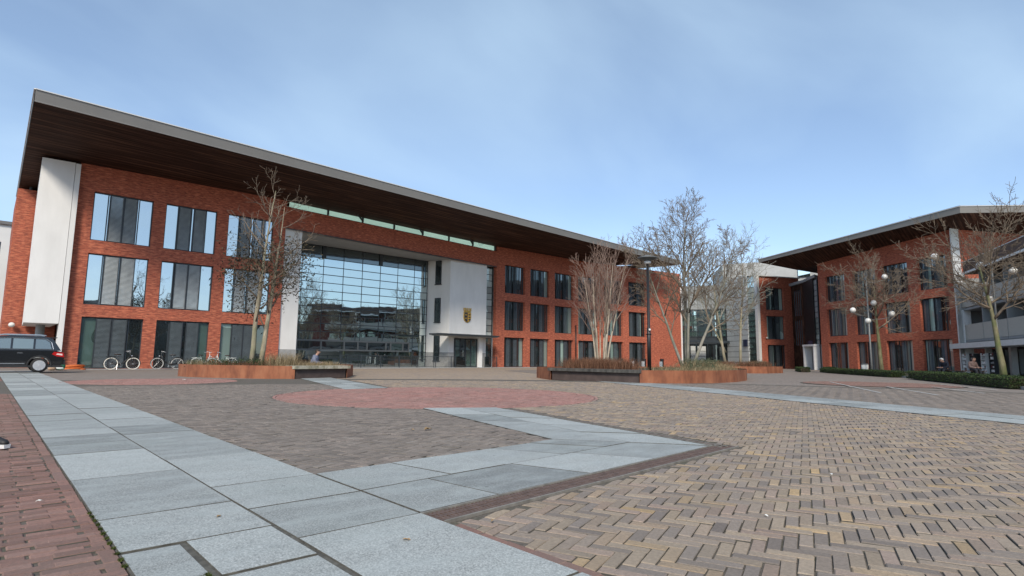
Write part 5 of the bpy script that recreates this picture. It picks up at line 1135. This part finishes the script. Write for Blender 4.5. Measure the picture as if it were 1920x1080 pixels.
# ------------------------------------------------------------------ people (seated)
def skin_mesh(name, joints, edges, mat, parent, sub=1):
    me = D.meshes.new(name); me.from_pydata([j[:3] for j in joints], edges, []); me.materials.append(M[mat]); o = D.objects.new(name, me); COL.objects.link(o); child(o, parent)
    m = o.modifiers.new('skin', 'SKIN'); m.use_smooth_shade = True
    for v, j in zip(me.skin_vertices[0].data, joints): v.radius = (j[3], j[4] if len(j) > 4 else j[3])
    me.skin_vertices[0].data[0].use_root = True
    if sub: o.modifiers.new('sub', 'SUBSURF').render_levels = sub; o.modifiers['sub'].levels = sub
    return o
def person(label, x, y, z, face, jacket, hair, seat=.45, cap=None, lean=.2, k=1.0):
    """seated figure; face = heading angle, local +x is forward"""
    t = thing('person', label, 'person', (0, 0, 0), None); L = lean; zs = seat
    hip = (0, 0, zs+.10); ch = (L*.45, 0, zs+.43-.10*L); nk = (L*.66+.01, 0, zs+.555-.18*L); hx, hz = L*.86+.045, zs+.735-.34*L
    J = [(*hip, .15, .17), (L*.2, 0, zs+.26, .13, .16), (*ch, .14, .18), (*nk, .068), ((nk[0]+hx)/2-.01, 0, (nk[2]+hz)/2-.01, .066), (hx+.012, 0, hz-.055, .088, .082), (hx, 0, hz+.03, .118, .098), (hx-.012, 0, hz+.105, .10, .088)]
    E_ = [(0, 1), (1, 2), (2, 3), (3, 4), (4, 5), (5, 6), (6, 7)]
    for s in (-1, 1):
        n = len(J); J += [(.02, s*.10, zs+.07, .09), (.43, s*.13, zs+.07, .068), (.46, s*.13, .10, .045), (.60, s*.14, .045, .036)]; E_ += [(0, n), (n, n+1), (n+1, n+2), (n+2, n+3)]
        n = len(J); J += [(ch[0], s*.19, ch[2]+.06, .065), (ch[0]+.05, s*.245, ch[2]-.19, .05), (ch[0]+.26, s*.14, ch[2]-.24, .038), (ch[0]+.35, s*.10, ch[2]-.22, .028)]; E_ += [(2, n), (n, n+1), (n+1, n+2), (n+2, n+3)]
    skin_mesh('body', J, E_, 'skin', t)
    JJ = [(-.01, 0, zs+.06, .185, .215), (L*.2, 0, zs+.26, .175, .205), (*ch, .175, .215), (nk[0]-.005, 0, nk[2]+.005, .105, .11), (nk[0]+.01, 0, nk[2]+.045, .092, .095)]; EE = [(0, 1), (1, 2), (2, 3), (3, 4)]
    for s in (-1, 1): n = len(JJ); JJ += [(ch[0], s*.20, ch[2]+.05, .095), (ch[0]+.05, s*.25, ch[2]-.19, .082), (ch[0]+.25, s*.145, ch[2]-.24, .064), (ch[0]+.31, s*.12, ch[2]-.232, .056)]; EE += [(2, n), (n, n+1), (n+1, n+2), (n+2, n+3)]
    skin_mesh('jacket', JJ, EE, jacket, t)
    TT = [(0, 0, zs+.06, .16, .19)]; ET = []
    for s in (-1, 1): n = len(TT); TT += [(.10, s*.10, zs+.07, .105), (.43, s*.13, zs+.07, .088), (.46, s*.13, .13, .07), (.46, s*.13, .09, .068)]; ET += [(0, n), (n, n+1), (n+1, n+2), (n+2, n+3)]
    skin_mesh('trousers', TT, ET, 'trousers', t)
    for s in (-1, 1): skin_mesh('shoe', [(.43, s*.13, .05, .055, .05), (.55, s*.135, .045, .05, .042), (.66, s*.14, .04, .045, .036)], [(0, 1), (1, 2)], 'shoe_black', t)
    hc = Vector((hx, 0, hz+.035)); mb = MB()
    for s in (-1, 1): mb.lathe([(.002, -.010), (.011, 0), (.002, .010)], 6, (hc.x+.093, s*.036, hc.z+.0))
    mb.build('eyes', 'hair_dark', t); MB().tube([(hc.x+.088, 0, hc.z+.005), (hc.x+.108, 0, hc.z-.035), (hc.x+.088, 0, hc.z-.05)], [.010, .018, .010], 6).build('nose', 'skin', t, True); MB().bar((hc.x+.085, -.024, hc.z-.078), (hc.x+.085, .024, hc.z-.078), .012, .008).build('mouth', 'wood_red', t)
    for s in (-1, 1): MB().lathe([(.004, -.032), (.020, 0), (.004, .032)], 6, (hc.x-.008, s*.088, hc.z-.01)).build('ear', 'skin', t)
    hm = MB(); n, m = 14, 7
    for i in range(m+1):
        v = i/m*R_(118)
        for q in range(n):
            a = 2*math.pi*q/n; fr_ = 1.-.30*max(0, math.cos(a))*max(0, math.sin(v-R_(50))) if v > R_(50) else 1.
            lift = .055*max(0, math.cos(a)) if i == m else (.035*max(0, math.cos(a)) if i == m-1 else 0)
            hm.v.append((hc.x-.014+.116*math.cos(a)*math.sin(v)*fr_, .100*math.sin(a)*math.sin(v), hc.z+.012+.108*math.cos(v)+lift))
    for i in range(m):
        for q in range(n): w = (q+1) % n; hm.f.append((i*n+q, (i+1)*n+q, (i+1)*n+w, i*n+w))
    hm.build('hair' if not cap else 'cap', cap or hair, t, True)
    if cap: MB().lathe([(.02, -.006), (.075, -.008), (.075, .004), (.02, .006)], 14, (hc.x+.085, 0, hc.z+.055)).build('cap_peak', cap, t, True)
    skin_mesh('hood', [(nk[0]-.05, -.11, nk[2]+.0, .05), (nk[0]-.11, -.05, nk[2]-.01, .062), (nk[0]-.125, 0, nk[2]-.015, .066), (nk[0]-.11, .05, nk[2]-.01, .062), (nk[0]-.05, .11, nk[2]+.0, .05)], [(0, 1), (1, 2), (2, 3), (3, 4)], jacket, t)
    for s in (-1, 1):
        wx_, wy, wz = ch[0]+.35, s*.10, ch[2]-.22; skin_mesh('hand', [(wx_-.02, wy, wz, .028, .018), (wx_+.05, wy-s*.01, wz, .038, .018)], [(0, 1)], 'skin', t)
        for q, ln in enumerate((.065, .078, .072, .055)): yo = wy+(q-1.5)*.019; MB().tube([(wx_+.05, yo, wz), (wx_+.06+ln*.5, yo, wz+.004), (wx_+.06+ln*.85, yo, wz-.022), (wx_+.06+ln*.9, yo, wz-.04)], [.0095, .009, .008, .006], 6).build('finger', 'skin', t, True)
        MB().tube([(wx_+.01, wy-s*.03, wz), (wx_+.045, wy-s*.055, wz-.008), (wx_+.07, wy-s*.052, wz-.018)], [.012, .010, .008], 6).build('thumb', 'skin', t, True)
    t.location = (x, y, z); t.rotation_euler = (0, 0, face); t.scale = (k, k, k); return t
def bench(label, x, y, ang, w=1.8):
    t = thing('bench', label, 'bench', (x, y, 0), 'benches behind the hedges'); ca, sa = math.cos(ang), math.sin(ang); f = lambda u, v: (x+ca*u-sa*v, y+sa*u+ca*v)
    for k in range(4): MB().obox((*f(-.19+k*.125, 0), .43), (ca, sa, 0), (-sa, ca, 0), (0, 0, 1), .11, w, .035).build('slat', 'board_brown', t)
    for v in (-w*.4, w*.4): MB().obox((*f(0, v), .205), (ca, sa, 0), (-sa, ca, 0), (0, 0, 1), .42, .06, .41).build('leg', 'pole_grey', t)
person('person in blue grey hooded jacket sitting on the planter behind the dry grass', 11.55, 26.5, -.02, R_(-38), 'jacket_blue', 'hair_dark', .42, None, .16)
ba = R_(150)
bench('wooden bench under the person in the dark jacket and white cap', 48.6, 8.95, ba); person('person in dark navy jacket and white cap sitting bent forward behind the hedge', 48.6, 8.95, 0, ba, 'jacket_navy', 'hair_grey', .41, 'cap_white', .40, 1.1)
bench('wooden bench under the person in the brown jacket near the shop racks', 48.4, 7.6, R_(235)); person('person in brown jacket with dark hair sitting near the shop racks', 48.4, 7.6, 0, R_(235), 'jacket_brown', 'hair_dark', .41, None, .18, 1.1)
# ------------------------------------------------------------------ small things on the ground
t = thing('shoe', 'black shoe with white sole stepping in at the left picture edge', 'shoe', (.17, 7.35, 0)); sx = Vector((.55, -.83, 0)); sy = Vector((.83, .55, 0)); c0_ = Vector((.155, 7.40, .02)); mb = MB(); mz = MB(); n = 12
prof = [(-.13, .036, .085), (-.10, .040, .10), (-.04, .038, .10), (.02, .042, .075), (.08, .047, .055), (.12, .042, .045), (.15, .026, .03)]
for q, zf, bm in ((0, 1, mb), (1, 0, mz)):
    for u, w, h in prof:
        for k in range(n):
            a = 2*math.pi*k/n
            if zf: bm.v.append(tuple(c0_+sx*u+sy*w*math.cos(a)*(.75+.25*(math.sin(a) < 0))+Vector((0, 0, .022+h*max(0, .5+.5*math.sin(a))))))
            else: bm.v.append(tuple(c0_+sx*u*1.04+sy*(w+.004)*math.cos(a)+Vector((0, 0, -.012+.034*(math.sin(a) > -.1)))))
    for i in range(len(prof)-1):
        for k in range(n): j = (k+1) % n; bm.f.append((i*n+k, i*n+j, (i+1)*n+j, (i+1)*n+k))
    bm.f.append(tuple(reversed(range(n)))); bm.f.append(tuple((len(prof)-1)*n+k for k in range(n)))
mb.build('upper', 'shoe_black', t, True); mz.build('sole', 'shoe_sole', t)
def leaf(label, x, y, s, ang, mat='leaf_fallen', name='fallen_leaf', grp='fallen leaves on the paving'):
    mb = MB(); pts = [(-1, 0, 0), (-.5, .35, .22), (0, .45, .35), (.5, .3, .18), (1, 0, .05), (.5, -.32, .25), (0, -.42, .12), (-.5, -.3, .30)]
    ca, sa = math.cos(ang), math.sin(ang); n = len(pts); v = [(x+s*(ca*a-sa*b), y+s*(sa*a+ca*b), .008+s*c) for a, b, c in pts]
    mb.v = v+[(x, y, .008+s*.02)]+[(a, b, c-.0012) for a, b, c in v]; mb.f = [(i, (i+1) % n, n) for i in range(n)]+[(i, n+1+i, n+1+(i+1) % n, (i+1) % n) for i in range(n)]
    o = mb.build(name, mat); return tag(o, label, 'leaf' if mat == 'leaf_fallen' else 'scrap', grp)
leaf('curled brown leaf, larger of the pair on the grey bricks before the circle', 4.19, 6.11, .075, .3); leaf('small brown leaf left of the larger one on the grey bricks', 4.02, 6.2, .04, 1.4)
leaf('pale leaf on the near granite slab right of the long seam', 1.62, 2.52, .022, 2.2); leaf('brown leaf on the second granite slab left of the seam', 1.05, 3.55, .02, .7); leaf('tiny leaf on the yellow bricks by the near drain', 2.16, 2.5, .02, .7)
leaf('white scrap of paper on the grey bricks before the left planter', 5.35, 23.06, .09, .2, 'paper', 'paper_scrap', 'paper scraps on the paving'); leaf('white scrap on the yellow bricks right of the drain corner', 3.45, 1.55, .02, 1.0, 'paper', 'paper_scrap', 'paper scraps on the paving'); leaf('white scrap far right on the yellow herringbone bricks', 5.1, 1.75, .025, .5, 'paper', 'paper_scrap', 'paper scraps on the paving'); leaf('white scrap on the red bricks beside the granite strip', .33, 4.6, .02, .2, 'paper', 'paper_scrap', 'paper scraps on the paving')
